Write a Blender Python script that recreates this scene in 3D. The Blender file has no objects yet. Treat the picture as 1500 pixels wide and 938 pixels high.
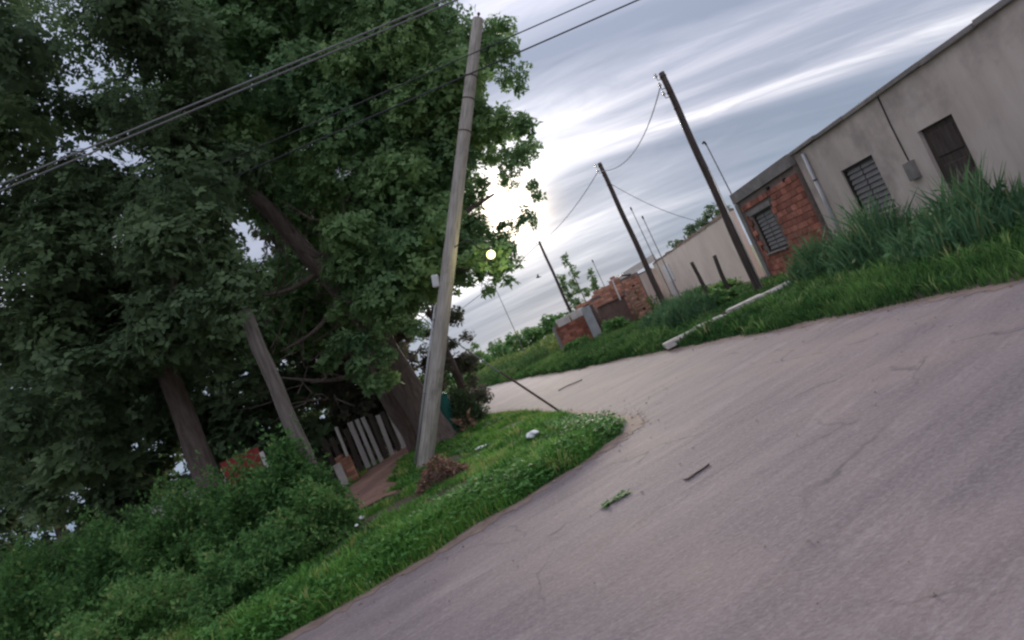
import bpy, bmesh, math, random
import numpy as np
from mathutils import Vector, Matrix

random.seed(7)
rng = np.random.default_rng(7)
SC = bpy.context.scene
COL = SC.collection
R = math.radians

# ------------------------------------------------------------------ camera
cam_data = bpy.data.cameras.new('camera')
cam = bpy.data.objects.new('camera', cam_data)
COL.objects.link(cam)
ROLL, PITCH = R(24.0), R(2.7)
fwd = Vector((0, math.cos(PITCH), math.sin(PITCH)))
up0 = Vector((0, -math.sin(PITCH), math.cos(PITCH)))
rt0 = Vector((1, 0, 0))
rt = rt0 * math.cos(ROLL) - up0 * math.sin(ROLL)
up = rt0 * math.sin(ROLL) + up0 * math.cos(ROLL)
M3 = Matrix((rt, up, -fwd)).transposed()
cam.matrix_world = Matrix.Translation((0, 0, 1.55)) @ M3.to_4x4()
cam_data.sensor_width = 36.0
cam_data.lens = 36.0 * 880 / 1500
cam_data.clip_start = 0.05
cam_data.clip_end = 5000
cam_data.dof.use_dof = False
SC.camera = cam

# ------------------------------------------------------------------ render settings
SC.render.engine = 'CYCLES'
SC.cycles.use_denoising = True
SC.cycles.max_bounces = 10
SC.cycles.diffuse_bounces = 8
SC.cycles.transmission_bounces = 8
SC.cycles.transparent_max_bounces = 8
SC.cycles.filter_width = 2.4
SC.view_settings.view_transform = 'Standard'
SC.view_settings.look = 'None'
SC.view_settings.gamma = 1.0
SC.view_settings.exposure = 1.05

# ------------------------------------------------------------------ sky
SUN_EL, SUN_AZ = R(12.2), R(3.5)
SUN_DIR = Vector((math.sin(SUN_AZ) * math.cos(SUN_EL), math.cos(SUN_AZ) * math.cos(SUN_EL), math.sin(SUN_EL)))


def sky_world():
    w = bpy.data.worlds.new('World')
    SC.world = w
    w.use_nodes = True
    nt = w.node_tree
    nt.nodes.clear()
    N, L = nt.nodes.new, nt.links.new

    def m(op, a, b=None, c=None, clamp=False):
        n = N('ShaderNodeMath'); n.operation = op; n.use_clamp = clamp
        for i, v in enumerate((a, b, c)):
            if v is None: continue
            if isinstance(v, (int, float)): n.inputs[i].default_value = v
            else: L(v, n.inputs[i])
        return n.outputs[0]

    def mix(f, a, b, blend='MIX'):
        n = N('ShaderNodeMix'); n.data_type = 'RGBA'; n.blend_type = blend; n.clamp_factor = True
        for s, v in ((n.inputs[0], f), (n.inputs[6], a), (n.inputs[7], b)):
            if isinstance(v, (int, float)): s.default_value = v
            elif isinstance(v, tuple): s.default_value = v
            else: L(v, s)
        return n.outputs[2]
    out = N('ShaderNodeOutputWorld')
    bg = N('ShaderNodeBackground'); bg.inputs[1].default_value = 0.1
    tc = N('ShaderNodeTexCoord')
    sep = N('ShaderNodeSeparateXYZ'); L(tc.outputs['Generated'], sep.inputs[0])
    x, y, z = sep.outputs
    zz = m('ADD', m('MAXIMUM', z, 0.0), 0.26)
    u, v = m('DIVIDE', x, zz), m('DIVIDE', y, zz)

    def layer(su, sv, rot, detail, rough, dist, seed):
        c, s = math.cos(rot), math.sin(rot)
        ur = m('ADD', m('MULTIPLY', u, c * su), m('MULTIPLY', v, s * su))
        vr = m('ADD', m('MULTIPLY', u, -s * sv), m('MULTIPLY', v, c * sv))
        cb = N('ShaderNodeCombineXYZ'); L(ur, cb.inputs[0]); L(vr, cb.inputs[1]); cb.inputs[2].default_value = seed
        n = N('ShaderNodeTexNoise'); n.inputs['Scale'].default_value = 1.0
        n.inputs['Detail'].default_value = detail; n.inputs['Roughness'].default_value = rough
        n.inputs['Distortion'].default_value = dist
        L(cb.outputs[0], n.inputs['Vector'])
        return n.outputs['Fac']
    a = layer(0.5, 2.5, R(-6), 6, 0.5, 0.8, 3.3)
    b = layer(1.7, 6.5, R(-3), 9, 0.64, 1.0, 9.1)
    f = m('ADD', m('MULTIPLY', a, 0.79), m('MULTIPLY', b, 0.21))
    ramp = N('ShaderNodeValToRGB')
    cr = ramp.color_ramp
    cr.elements[0].position = 0.38; cr.elements[0].color = (0.140, 0.160, 0.212, 1)
    cr.elements[1].position = 0.73; cr.elements[1].color = (0.80, 0.77, 0.77, 1)
    e = cr.elements.new(0.51); e.color = (0.205, 0.220, 0.276, 1)
    e = cr.elements.new(0.60); e.color = (0.325, 0.325, 0.375, 1)
    L(f, ramp.inputs[0])
    # thinner, bluer haze band towards the horizon
    hz = m('POWER', m('SUBTRACT', 1.0, m('MAXIMUM', z, 0.0), clamp=True), 9.0)
    cloud = mix(m('MULTIPLY', hz, 0.85), ramp.outputs[0], (0.185, 0.26, 0.36, 1))
    # an overcast sky is brighter overhead than at the horizon (CIE overcast: 1 + 2 sin of the height)
    ov = N('ShaderNodeVectorMath'); ov.operation = 'SCALE'; L(cloud, ov.inputs[0])
    L(m('MULTIPLY_ADD', m('MAXIMUM', z, 0.0), 1.5, 0.70), ov.inputs['Scale'])
    cloud = ov.outputs[0]
    # light of the veiled sun spreading through the cloud sheet
    dot = N('ShaderNodeVectorMath'); dot.operation = 'DOT_PRODUCT'
    L(tc.outputs['Generated'], dot.inputs[0]); dot.inputs[1].default_value = SUN_DIR
    d = m('MAXIMUM', dot.outputs['Value'], 0.0)
    thin = m('MULTIPLY_ADD', f, 3.4, -1.25, clamp=True)
    g1 = m('MULTIPLY', m('POWER', d, 48.0), m('MULTIPLY_ADD', thin, 0.42, 0.0))
    g2 = m('MULTIPLY', m('POWER', d, 700.0), 1.4)
    n1 = N('ShaderNodeVectorMath'); n1.operation = 'SCALE'; n1.inputs[0].default_value = (1.0, 0.97, 0.93); L(g1, n1.inputs['Scale'])
    n2 = N('ShaderNodeVectorMath'); n2.operation = 'SCALE'; n2.inputs[0].default_value = (1.15, 0.92, 0.66); L(g2, n2.inputs['Scale'])
    s1 = N('ShaderNodeVectorMath'); s1.operation = 'ADD'; L(cloud, s1.inputs[0]); L(n1.outputs[0], s1.inputs[1])
    s2 = N('ShaderNodeVectorMath'); s2.operation = 'ADD'; L(s1.outputs[0], s2.inputs[0]); L(n2.outputs[0], s2.inputs[1])
    s3 = N('ShaderNodeVectorMath'); s3.operation = 'SCALE'; s3.inputs['Scale'].default_value = 10.0; L(s2.outputs[0], s3.inputs[0])
    sky = N('ShaderNodeTexSky'); sky.sky_type = 'NISHITA'; sky.sun_disc = False
    sky.sun_elevation = SUN_EL; sky.sun_rotation = SUN_AZ
    fin = mix(0.985, sky.outputs[0], s3.outputs[0])
    L(fin, bg.inputs[0]); L(bg.outputs[0], out.inputs[0])


sky_world()
sun_data = bpy.data.lights.new('sun', 'SUN')
sun_data.energy = 1.3
sun_data.angle = R(14)
sun_data.color = (1.0, 0.90, 0.78)
sun = bpy.data.objects.new('sun', sun_data)
COL.objects.link(sun)
sun.rotation_euler = (-SUN_DIR).to_track_quat('-Z', 'Y').to_euler()
sun.location = (0, 0, 30)

# ------------------------------------------------------------------ materials
MATS = {}


def mat(name, c1, c2=None, scale=4.0, stretch=(1, 1, 1), rot=(0, 0, 0), rough=0.85, bump=0.0, bscale=30.0,
        c3=None, scale3=0.8, f3=(0.55, 0.7), tint=False, trans=0.0, coords='pos', detail=6, metal=0.0, ctop=None, each=0.0):
    """procedural surface: two colours mixed by stretched noise, an optional third in larger stains"""
    mt = bpy.data.materials.new(name); mt.use_nodes = True
    nt = mt.node_tree; N, L = nt.nodes.new, nt.links.new
    bs = nt.nodes['Principled BSDF']; out = nt.nodes['Material Output']
    bs.inputs['Roughness'].default_value = rough
    bs.inputs['Metallic'].default_value = metal
    bs.inputs['Specular IOR Level'].default_value = 0.08 if tint else 0.25
    c2 = c2 or c1
    if coords == 'pos':
        g = N('ShaderNodeNewGeometry'); vec = g.outputs['Position']
    else:
        g = N('ShaderNodeTexCoord'); vec = g.outputs['Object']
    mp = N('ShaderNodeMapping'); mp.inputs['Scale'].default_value = stretch; mp.inputs['Rotation'].default_value = rot
    mp.vector_type = 'TEXTURE' if any(rot) else 'POINT'
    if any(rot):
        mp.inputs['Scale'].default_value = tuple(1.0 / s for s in stretch)
    L(vec, mp.inputs[0])
    nz = N('ShaderNodeTexNoise'); nz.inputs['Scale'].default_value = scale; nz.inputs['Detail'].default_value = detail
    nz.inputs['Roughness'].default_value = 0.62
    L(mp.outputs[0], nz.inputs['Vector'])
    rp = N('ShaderNodeValToRGB')
    rp.color_ramp.elements[0].position = 0.34; rp.color_ramp.elements[1].position = 0.68
    rp.color_ramp.elements[0].color = (*c1, 1); rp.color_ramp.elements[1].color = (*c2, 1)
    if tint:
        at = N('ShaderNodeAttribute'); at.attribute_name = 'tint'
        rp.color_ramp.elements[0].position = 0.0; rp.color_ramp.elements[1].position = 1.0
        L(at.outputs['Fac'], rp.inputs[0])
        if ctop is not None:
            rp.color_ramp.elements[1].position = 0.72
            e = rp.color_ramp.elements.new(1.0); e.color = (*ctop, 1)
    else:
        L(nz.outputs['Fac'], rp.inputs[0])
    col = rp.outputs[0]
    if c3 is not None:
        n3 = N('ShaderNodeTexNoise'); n3.inputs['Scale'].default_value = scale3; n3.inputs['Detail'].default_value = 7
        n3.inputs['Roughness'].default_value = 0.65
        L(vec, n3.inputs['Vector'])
        r3 = N('ShaderNodeMapRange'); r3.inputs[1].default_value = f3[0]; r3.inputs[2].default_value = f3[1]; r3.clamp = True
        L(n3.outputs['Fac'], r3.inputs[0])
        mx = N('ShaderNodeMix'); mx.data_type = 'RGBA'
        L(r3.outputs[0], mx.inputs[0]); L(col, mx.inputs[6]); mx.inputs[7].default_value = (*c3, 1)
        col = mx.outputs[2]
    if each:      # every brick fired a little differently
        oi = N('ShaderNodeObjectInfo'); mr = N('ShaderNodeMapRange'); mr.inputs[3].default_value = 1 - each; mr.inputs[4].default_value = 1 + each
        L(oi.outputs['Random'], mr.inputs[0]); hs = N('ShaderNodeHueSaturation'); L(mr.outputs[0], hs.inputs['Value']); L(col, hs.inputs['Color']); col = hs.outputs[0]
    L(col, bs.inputs['Base Color'])
    if bump:
        nb = N('ShaderNodeTexNoise'); nb.inputs['Scale'].default_value = bscale; nb.inputs['Detail'].default_value = 6
        L(mp.outputs[0] if any(rot) or stretch != (1, 1, 1) else vec, nb.inputs['Vector'])
        bp = N('ShaderNodeBump'); bp.inputs['Strength'].default_value = bump; bp.inputs['Distance'].default_value = 0.02
        L(nb.outputs['Fac'], bp.inputs['Height']); L(bp.outputs[0], bs.inputs['Normal'])
    if trans:
        tr = N('ShaderNodeBsdfTranslucent'); L(col, tr.inputs[0])
        ms = N('ShaderNodeMixShader'); ms.inputs[0].default_value = trans
        L(bs.outputs[0], ms.inputs[1]); L(tr.outputs[0], ms.inputs[2]); L(ms.outputs[0], out.inputs[0])
    MATS[name] = mt
    return mt


def emit(name, color, strength):
    mt = bpy.data.materials.new(name); mt.use_nodes = True
    bs = mt.node_tree.nodes['Principled BSDF']
    bs.inputs['Base Color'].default_value = (*color, 1)
    bs.inputs['Emission Color'].default_value = (*color, 1)
    bs.inputs['Emission Strength'].default_value = strength
    MATS[name] = mt


def road_material():
    mt = bpy.data.materials.new('road_surface'); mt.use_nodes = True
    nt = mt.node_tree; N, L = nt.nodes.new, nt.links.new
    bs = nt.nodes['Principled BSDF']; bs.inputs['Roughness'].default_value = 0.82
    bs.inputs['Specular IOR Level'].default_value = 0.3
    g = N('ShaderNodeNewGeometry'); vec = g.outputs['Position']

    def noise(scale, detail, stretch=None, rot=0.0, rough=0.6, dist=0.0):
        v = vec
        if stretch:
            mp = N('ShaderNodeMapping'); mp.vector_type = 'TEXTURE'
            mp.inputs['Rotation'].default_value = (0, 0, rot); mp.inputs['Scale'].default_value = stretch
            L(vec, mp.inputs[0]); v = mp.outputs[0]
        n = N('ShaderNodeTexNoise'); n.inputs['Scale'].default_value = scale; n.inputs['Detail'].default_value = detail
        n.inputs['Roughness'].default_value = rough; n.inputs['Distortion'].default_value = dist
        L(v, n.inputs['Vector']); return n.outputs['Fac']

    def rng_(f, a, b):
        r = N('ShaderNodeMapRange'); r.clamp = True; r.inputs[1].default_value = a; r.inputs[2].default_value = b
        L(f, r.inputs[0]); return r.outputs[0]

    def mix(f, a, b):
        n = N('ShaderNodeMix'); n.data_type = 'RGBA'
        for s, v in ((n.inputs[0], f), (n.inputs[6], a), (n.inputs[7], b)):
            if isinstance(v, tuple): s.default_value = (*v, 1)
            elif isinstance(v, float): s.default_value = v
            else: L(v, s)
        return n.outputs[2]

    def mul(a, k):
        n = N('ShaderNodeMath'); n.operation = 'MULTIPLY'; L(a, n.inputs[0])
        if isinstance(k, float): n.inputs[1].default_value = k
        else: L(k, n.inputs[1])
        return n.outputs[0]
    rot = R(24)
    base = mix(rng_(noise(1.0, 6, (2.6, 0.33, 1), rot, 0.6, 0.3), 0.32, 0.7), (0.130, 0.104, 0.107), (0.212, 0.168, 0.168))
    base = mix(mul(rng_(noise(0.42, 6), 0.48, 0.66), 0.8), base, (0.245, 0.185, 0.165))                     # dust drifts
    base = mix(mul(rng_(noise(1.0, 9, (1.5, 0.42, 1), R(30), 0.75, 0.9), 0.54, 0.74), 0.6), base, (0.36, 0.305, 0.29))   # scuffed pale streaks
    base = mix(mul(rng_(noise(1.1, 10, (1.3, 0.2, 1), R(20), 0.78, 1.2), 0.60, 0.70), 0.6), base, (0.105, 0.088, 0.092))  # dark seams
    base = mix(mul(rng_(noise(26.0, 6, None, 0, 0.75), 0.45, 0.72), 0.5), base, (0.33, 0.29, 0.285))                # stones in the surface
    base = mix(mul(rng_(noise(17.0, 7, None, 0, 0.8), 0.56, 0.72), 0.5), base, (0.10, 0.085, 0.09))
    # hairline cracks: edges of large uneven cells, broken up by a mask
    wn = N('ShaderNodeTexNoise'); wn.inputs['Scale'].default_value = 1.6; wn.inputs['Detail'].default_value = 6; L(vec, wn.inputs['Vector'])
    wa = N('ShaderNodeVectorMath'); wa.operation = 'MULTIPLY_ADD'; L(wn.outputs['Color'], wa.inputs[0]); wa.inputs[1].default_value = (0.9, 0.9, 0.0); L(vec, wa.inputs[2])
    vo = N('ShaderNodeTexVoronoi'); vo.feature = 'DISTANCE_TO_EDGE'; vo.inputs['Scale'].default_value = 0.55; L(wa.outputs[0], vo.inputs['Vector'])
    ck = N('ShaderNodeMapRange'); ck.clamp = True; ck.inputs[1].default_value = 0.004; ck.inputs[2].default_value = 0.011; ck.inputs[3].default_value = 1.0; ck.inputs[4].default_value = 0.0
    L(vo.outputs['Distance'], ck.inputs[0])
    base = mix(mul(mul(ck.outputs[0], rng_(noise(0.9, 4), 0.48, 0.6)), 0.7), base, (0.075, 0.062, 0.064))
    L(base, bs.inputs['Base Color'])
    nb = noise(42.0, 8)
    n2 = noise(1.0, 5, (1.6, 0.25, 1), rot)
    ad = N('ShaderNodeMath'); ad.operation = 'MULTIPLY_ADD'; L(n2, ad.inputs[0]); ad.inputs[1].default_value = 2.0; L(nb, ad.inputs[2])
    bp = N('ShaderNodeBump'); bp.inputs['Strength'].default_value = 0.35; bp.inputs['Distance'].default_value = 0.02
    L(ad.outputs[0], bp.inputs['Height']); L(bp.outputs[0], bs.inputs['Normal'])
    MATS['road_surface'] = mt


road_material()
mat('soil', (0.07, 0.055, 0.04), (0.13, 0.10, 0.07), 2.5, bump=0.6, bscale=18, c3=(0.17, 0.105, 0.075), scale3=0.55, f3=(0.58, 0.68))
mat('far_ground', (0.07, 0.10, 0.035), (0.13, 0.14, 0.06), 0.3, c3=(0.16, 0.12, 0.08), scale3=0.15)
mat('path_dirt', (0.22, 0.118, 0.092), (0.34, 0.20, 0.155), 3.0, bump=0.5, bscale=14)
mat('dust_edge', (0.17, 0.12, 0.095), (0.26, 0.19, 0.155), 6.0, bump=0.3, bscale=40)
mat('grass_blade', (0.030, 0.110, 0.028), (0.17, 0.38, 0.07), ctop=(0.42, 0.42, 0.15), tint=True, trans=0.36, rough=0.6)
mat('verge_grass', (0.030, 0.090, 0.028), (0.145, 0.275, 0.075), ctop=(0.36, 0.34, 0.17), tint=True, trans=0.36, rough=0.7)
mat('weed_leaf', (0.055, 0.17, 0.04), (0.20, 0.40, 0.11), tint=True, trans=0.3, rough=0.6)
mat('reed_blade', (0.045, 0.115, 0.062), (0.15, 0.27, 0.12), ctop=(0.36, 0.33, 0.16), tint=True, trans=0.25, rough=0.6)
mat('field_weed', (0.07, 0.15, 0.05), (0.30, 0.36, 0.11), tint=True, trans=0.3, rough=0.7)
mat('tree_leaf', (0.125, 0.235, 0.115), (0.32, 0.47, 0.19), tint=True, trans=0.45, rough=0.5)
mat('dark_leaf', (0.085, 0.13, 0.070), (0.175, 0.25, 0.115), tint=True, trans=0.4, rough=0.6)
mat('brown_leaf', (0.075, 0.105, 0.06), (0.215, 0.185, 0.135), tint=True, trans=0.35, rough=0.8)
mat('dry_leaf', (0.17, 0.075, 0.055), (0.46, 0.29, 0.21), tint=True, trans=0.15, rough=0.9)
mat('bush_leaf', (0.055, 0.145, 0.055), (0.19, 0.36, 0.11), ctop=(0.36, 0.42, 0.16), tint=True, trans=0.42, rough=0.55)
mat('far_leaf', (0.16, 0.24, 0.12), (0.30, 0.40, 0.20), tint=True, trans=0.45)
mat('bark', (0.105, 0.078, 0.066), (0.215, 0.162, 0.138), 5.0, stretch=(3, 3, 0.6), bump=0.8, bscale=10)
mat('smooth_bark', (0.10, 0.08, 0.068), (0.22, 0.185, 0.16), 4.0, stretch=(5, 5, 0.5), bump=0.6, bscale=10)
mat('twig', (0.06, 0.04, 0.03), (0.15, 0.10, 0.08), 6)
mat('pale_timber', (0.30, 0.262, 0.222), (0.60, 0.545, 0.475), 4.5, stretch=(9, 9, 0.4), rot=(0, R(32), 0), rough=0.9, bump=0.5, bscale=8, c3=(0.22, 0.195, 0.16), scale3=1.6, f3=(0.52, 0.72))
mat('dark_timber', (0.055, 0.042, 0.038), (0.125, 0.095, 0.082), 4.0, stretch=(6, 6, 0.4), rough=0.9, bump=0.6, bscale=8)
mat('grey_timber', (0.48, 0.44, 0.41), (0.70, 0.66, 0.62), 5.0, stretch=(6, 6, 0.5), rough=0.9, bump=0.5, bscale=9)
mat('white_timber', (0.66, 0.61, 0.56), (0.8, 0.75, 0.7), 4.0, stretch=(5, 5, 0.6), rough=0.85)
mat('wire_black', (0.03, 0.03, 0.033), rough=0.5)
mat('wire_grey', (0.20, 0.19, 0.19), rough=0.6)
mat('rust_iron', (0.07, 0.045, 0.035), (0.12, 0.075, 0.055), 20, rough=0.8)
mat('conduit', (0.38, 0.38, 0.38), (0.46, 0.45, 0.44), 5, rough=0.5)
mat('white_pvc', (0.62, 0.60, 0.57), (0.72, 0.70, 0.66), 3, rough=0.45)
mat('porcelain', (0.55, 0.52, 0.48), rough=0.25)
mat('cream_plaster', (0.78, 0.64, 0.53), (0.86, 0.73, 0.615), 0.9, rough=0.95, bump=0.25, bscale=9, c3=(0.68, 0.56, 0.47), scale3=0.5, f3=(0.5, 0.75))
mat('wall_crest', (0.24, 0.17, 0.12), (0.33, 0.25, 0.19), 3.0, rough=0.95, bump=0.5, bscale=14)
mat('house_plaster', (0.60, 0.49, 0.43), (0.77, 0.65, 0.575), 1.6, stretch=(1, 1, 0.28), rough=0.95, bump=0.25, bscale=9, c3=(0.40, 0.325, 0.29), scale3=0.55, f3=(0.5, 0.68))
mat('concrete', (0.22, 0.195, 0.18), (0.33, 0.295, 0.27), 3.0, rough=0.95, bump=0.4, bscale=16)
mat('pale_concrete', (0.46, 0.41, 0.37), (0.64, 0.58, 0.53), 4.0, rough=0.95, bump=0.5, bscale=16)
mat('mortar', (0.20, 0.15, 0.13), (0.28, 0.22, 0.19), 6.0, rough=0.95, bump=0.4, bscale=30)
mat('brick', (0.32, 0.105, 0.07), (0.52, 0.215, 0.15), 2.6, rough=0.9, bump=0.35, bscale=26, c3=(0.34, 0.22, 0.18), scale3=1.1, f3=(0.56, 0.72), each=0.38)
mat('old_brick', (0.38, 0.16, 0.10), (0.62, 0.33, 0.23), 2.2, rough=0.95, bump=0.4, bscale=22, c3=(0.36, 0.26, 0.21), scale3=0.9, f3=(0.5, 0.7), each=0.38)
mat('rubble_stone', (0.28, 0.15, 0.10), (0.44, 0.30, 0.21), 5, rough=0.95, bump=0.5, bscale=14)
mat('plaster_band', (0.62, 0.53, 0.48), (0.80, 0.72, 0.66), 3, rough=0.95, bump=0.3, bscale=14)
mat('zinc', (0.42, 0.42, 0.43), (0.56, 0.56, 0.57), 2.0, rough=0.55, metal=0.2)
mat('rust_sheet', (0.13, 0.085, 0.07), (0.20, 0.135, 0.11), 2.5, rough=0.8)
mat('dark_void', (0.015, 0.013, 0.013), rough=0.9)  # near-black for the painted dark of rooms and holes, and for the lump
mat('frame_dark', (0.035, 0.028, 0.026), (0.055, 0.045, 0.04), 8, rough=0.7)
mat('shutter', (0.20, 0.185, 0.175), (0.26, 0.24, 0.225), 6, rough=0.8)
mat('glass', (0.05, 0.055, 0.06), rough=0.12)
mat('red_paint', (0.26, 0.035, 0.035), (0.34, 0.06, 0.05), 4, rough=0.6)
mat('white_plastic', (0.75, 0.74, 0.72), (0.85, 0.84, 0.82), 10, rough=0.5)
mat('teal_paint', (0.02, 0.12, 0.10), (0.03, 0.16, 0.13), 5, rough=0.5)
mat('bird_feather', (0.03, 0.03, 0.035), rough=0.8)
mat('roof_slab', (0.60, 0.55, 0.49), (0.74, 0.68, 0.61), 2.5, rough=0.95, bump=0.3, bscale=12)
emit('lamp_glow', (1.0, 0.93, 0.36), 1.5)
mat('gravel', (0.16, 0.12, 0.105), (0.36, 0.30, 0.27), 9, rough=0.95)

# ------------------------------------------------------------------ object helpers
def tag(o, label=None, cat=None, group=None, kind=None):
    if label: o['label'] = label
    if cat: o['category'] = cat
    if group: o['group'] = group
    if kind: o['kind'] = kind
    return o


def empty(name, loc, label, cat, group=None, rz=0.0):
    o = bpy.data.objects.new(name, None); COL.objects.link(o)
    o.location = loc; o.rotation_euler = (0, 0, rz); o.empty_display_size = 0.2
    bpy.context.view_layer.update()
    return tag(o, label, cat, group)


def link(name, me, m, parent=None, world=True):
    """world=True: the mesh is in world metres; keep it there under its parent"""
    if m: me.materials.append(MATS[m])
    o = bpy.data.objects.new(name, me); COL.objects.link(o)
    if parent is not None:
        o.parent = parent
        if world:
            base = parent
            mw = Matrix.Identity(4)
            chain = []
            while base is not None:
                chain.append(base); base = base.parent
            for b in reversed(chain):
                mw = mw @ b.matrix_parent_inverse @ b.matrix_basis
            o.matrix_parent_inverse = mw.inverted()
    return o


class MB:
    def __init__(s): s.v, s.f = [], []

    def add(s, vs, fs):
        k = len(s.v); s.v += [tuple(p) for p in vs]; s.f += [tuple(i + k for i in f) for f in fs]; return s

    def box(s, c, d, rz=0.0, tilt=None, bev=0.0, jit=0.0):
        hx, hy, hz = d[0] / 2, d[1] / 2, d[2] / 2
        bm = bmesh.new(); bmesh.ops.create_cube(bm, size=1.0)
        for v in bm.verts: v.co = Vector((v.co.x * d[0], v.co.y * d[1], v.co.z * d[2]))
        if bev: bmesh.ops.bevel(bm, geom=bm.edges[:], offset=bev, segments=1, affect='EDGES')
        mt = Matrix.Rotation(rz, 4, 'Z')
        if tilt: mt = mt @ Matrix.Rotation(tilt[0], 4, 'X') @ Matrix.Rotation(tilt[1], 4, 'Y')
        for i, v in enumerate(bm.verts): v.index = i
        bm.verts.index_update()
        vs = [mt @ v.co + Vector(c) + (Vector((random.uniform(-jit, jit), random.uniform(-jit, jit), random.uniform(-jit, jit))) if jit else Vector()) for v in bm.verts]
        fs = [[v.index for v in f.verts] for f in bm.faces]
        bm.free(); return s.add(vs, fs)

    def tube(s, pts, rad, seg=8, cap=True):
        pts = [Vector(p) for p in pts]; n = len(pts)
        if isinstance(rad, (int, float)): rad = [rad] * n
        k = len(s.v); prev = None
        for i, p in enumerate(pts):
            t = (pts[min(i + 1, n - 1)] - pts[max(i - 1, 0)]).normalized()
            if prev is None:
                a = t.orthogonal().normalized()
            else:
                a = (prev - t * prev.dot(t)).normalized()
            prev = a; b = t.cross(a)
            for j in range(seg):
                th = 2 * math.pi * j / seg
                s.v.append(tuple(p + (a * math.cos(th) + b * math.sin(th)) * rad[i]))
        for i in range(n - 1):
            for j in range(seg):
                j2 = (j + 1) % seg
                s.f.append((k + i * seg + j, k + i * seg + j2, k + (i + 1) * seg + j2, k + (i + 1) * seg + j))
        if cap:
            s.f.append(tuple(k + j for j in reversed(range(seg)))); s.f.append(tuple(k + (n - 1) * seg + j for j in range(seg)))
        return s

    def ball(s, c, r, seg=12, rings=8, sq=(1, 1, 1)):
        k = len(s.v)
        for i in range(rings + 1):
            ph = math.pi * i / rings
            for j in range(seg):
                th = 2 * math.pi * j / seg
                s.v.append((c[0] + r * sq[0] * math.sin(ph) * math.cos(th), c[1] + r * sq[1] * math.sin(ph) * math.sin(th), c[2] + r * sq[2] * math.cos(ph)))
        for i in range(rings):
            for j in range(seg):
                j2 = (j + 1) % seg
                s.f.append((k + i * seg + j, k + (i + 1) * seg + j, k + (i + 1) * seg + j2, k + i * seg + j2))
        return s

    def mesh(s, name, smooth=False):
        me = bpy.data.meshes.new(name); me.from_pydata(s.v, [], s.f); me.validate(); me.update()
        if smooth: me.polygons.foreach_set('use_smooth', [True] * len(me.polygons))
        return me

    def build(s, name, m, parent=None, smooth=False):
        return link(name, s.mesh(name, smooth), m, parent)


def spline(P, n):
    """points along a Catmull-Rom curve"""
    P = [Vector(p) for p in P]; Q = [P[0] * 2 - P[1]] + P + [P[-1] * 2 - P[-2]]
    out = []
    for i in range(len(P) - 1):
        for j in range(n):
            t = j / n; a, b, c, d = Q[i:i + 4]
            out.append(0.5 * ((2 * b) + (c - a) * t + (2 * a - 5 * b + 4 * c - d) * t * t + (-a + 3 * b - 3 * c + d) * t ** 3))
    out.append(P[-1]); return out


def lerp_r(rad, n):
    out = []
    for i in range(len(rad) - 1):
        out += [rad[i] + (rad[i + 1] - rad[i]) * j / n for j in range(n)]
    return out + [rad[-1]]


def big_mesh(name, V, k, tint, m, parent=None, smooth=False):
    """V (n,k,3): n faces of k corners each"""
    n = len(V); me = bpy.data.meshes.new(name)
    me.vertices.add(n * k); me.vertices.foreach_set('co', np.ascontiguousarray(V, dtype=np.float32).ravel())
    me.loops.add(n * k); me.loops.foreach_set('vertex_index', np.arange(n * k, dtype=np.int32))
    me.polygons.add(n); me.polygons.foreach_set('loop_start', np.arange(0, n * k, k, dtype=np.int32))
    me.update(calc_edges=True)
    at = me.attributes.new('tint', 'FLOAT', 'POINT')
    at.data.foreach_set('value', np.repeat(np.clip(tint, 0, 1), k).astype(np.float32))
    return link(name, me, m, parent)


def unit(a): return a / np.maximum(np.linalg.norm(a, axis=-1, keepdims=True), 1e-6)


def kites(p, d, n, L, W):
    """leaf faces: base p, direction d, normal n, length, width"""
    w = unit(np.cross(d, n)); L = L[:, None]; W = W[:, None]
    mid = p + d * L * 0.45
    return np.stack([p, mid + w * W * 0.5, p + d * L - n * L * 0.12, mid - w * W * 0.5], 1)


def clump_leaves(clumps, ros, size, per=6, flat=0.8, droop=0.35, shell=0.45, ratio=0.62):
    """palmate rosettes scattered through round clumps; ros = rosettes per square metre of clump section"""
    P, D, NN, LL, T = [], [], [], [], []
    for (x, y, z, r) in clumps:
        m = max(5, int(ros * math.pi * r * r))
        o = unit(rng.normal(size=(m, 3))); rad = rng.random(m) ** shell * r * rng.uniform(0.85, 1.2, m)
        c = np.array([x, y, z]) + o * rad[:, None] * np.array([1, 1, flat])
        axis = unit(o * 0.8 + rng.normal(size=(m, 3)) * 0.45 + np.array([0, 0, 0.6]))
        a = unit(np.cross(axis, rng.normal(size=(m, 3)))); b = np.cross(axis, a)
        sz = size * rng.uniform(0.72, 1.25)
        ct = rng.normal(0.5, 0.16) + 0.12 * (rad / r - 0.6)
        for k in range(per):
            th = 2 * math.pi * k / per + rng.uniform(-0.35, 0.35, m)
            d = unit(a * np.cos(th)[:, None] + b * np.sin(th)[:, None] + axis * 0.25 - np.array([0, 0, droop]) * rng.uniform(0.4, 1.3, m)[:, None])
            P.append(c + d * 0.02); D.append(d); NN.append(unit(axis - d * np.sum(axis * d, 1, keepdims=True)))
            LL.append(sz * rng.uniform(0.5, 1.3, m)); T.append(ct + rng.normal(0, 0.17, m))
    P, D, NN, LL, T = (np.concatenate(q) for q in (P, D, NN, LL, T))
    return kites(P, D, NN, LL, LL * ratio), T


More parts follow.
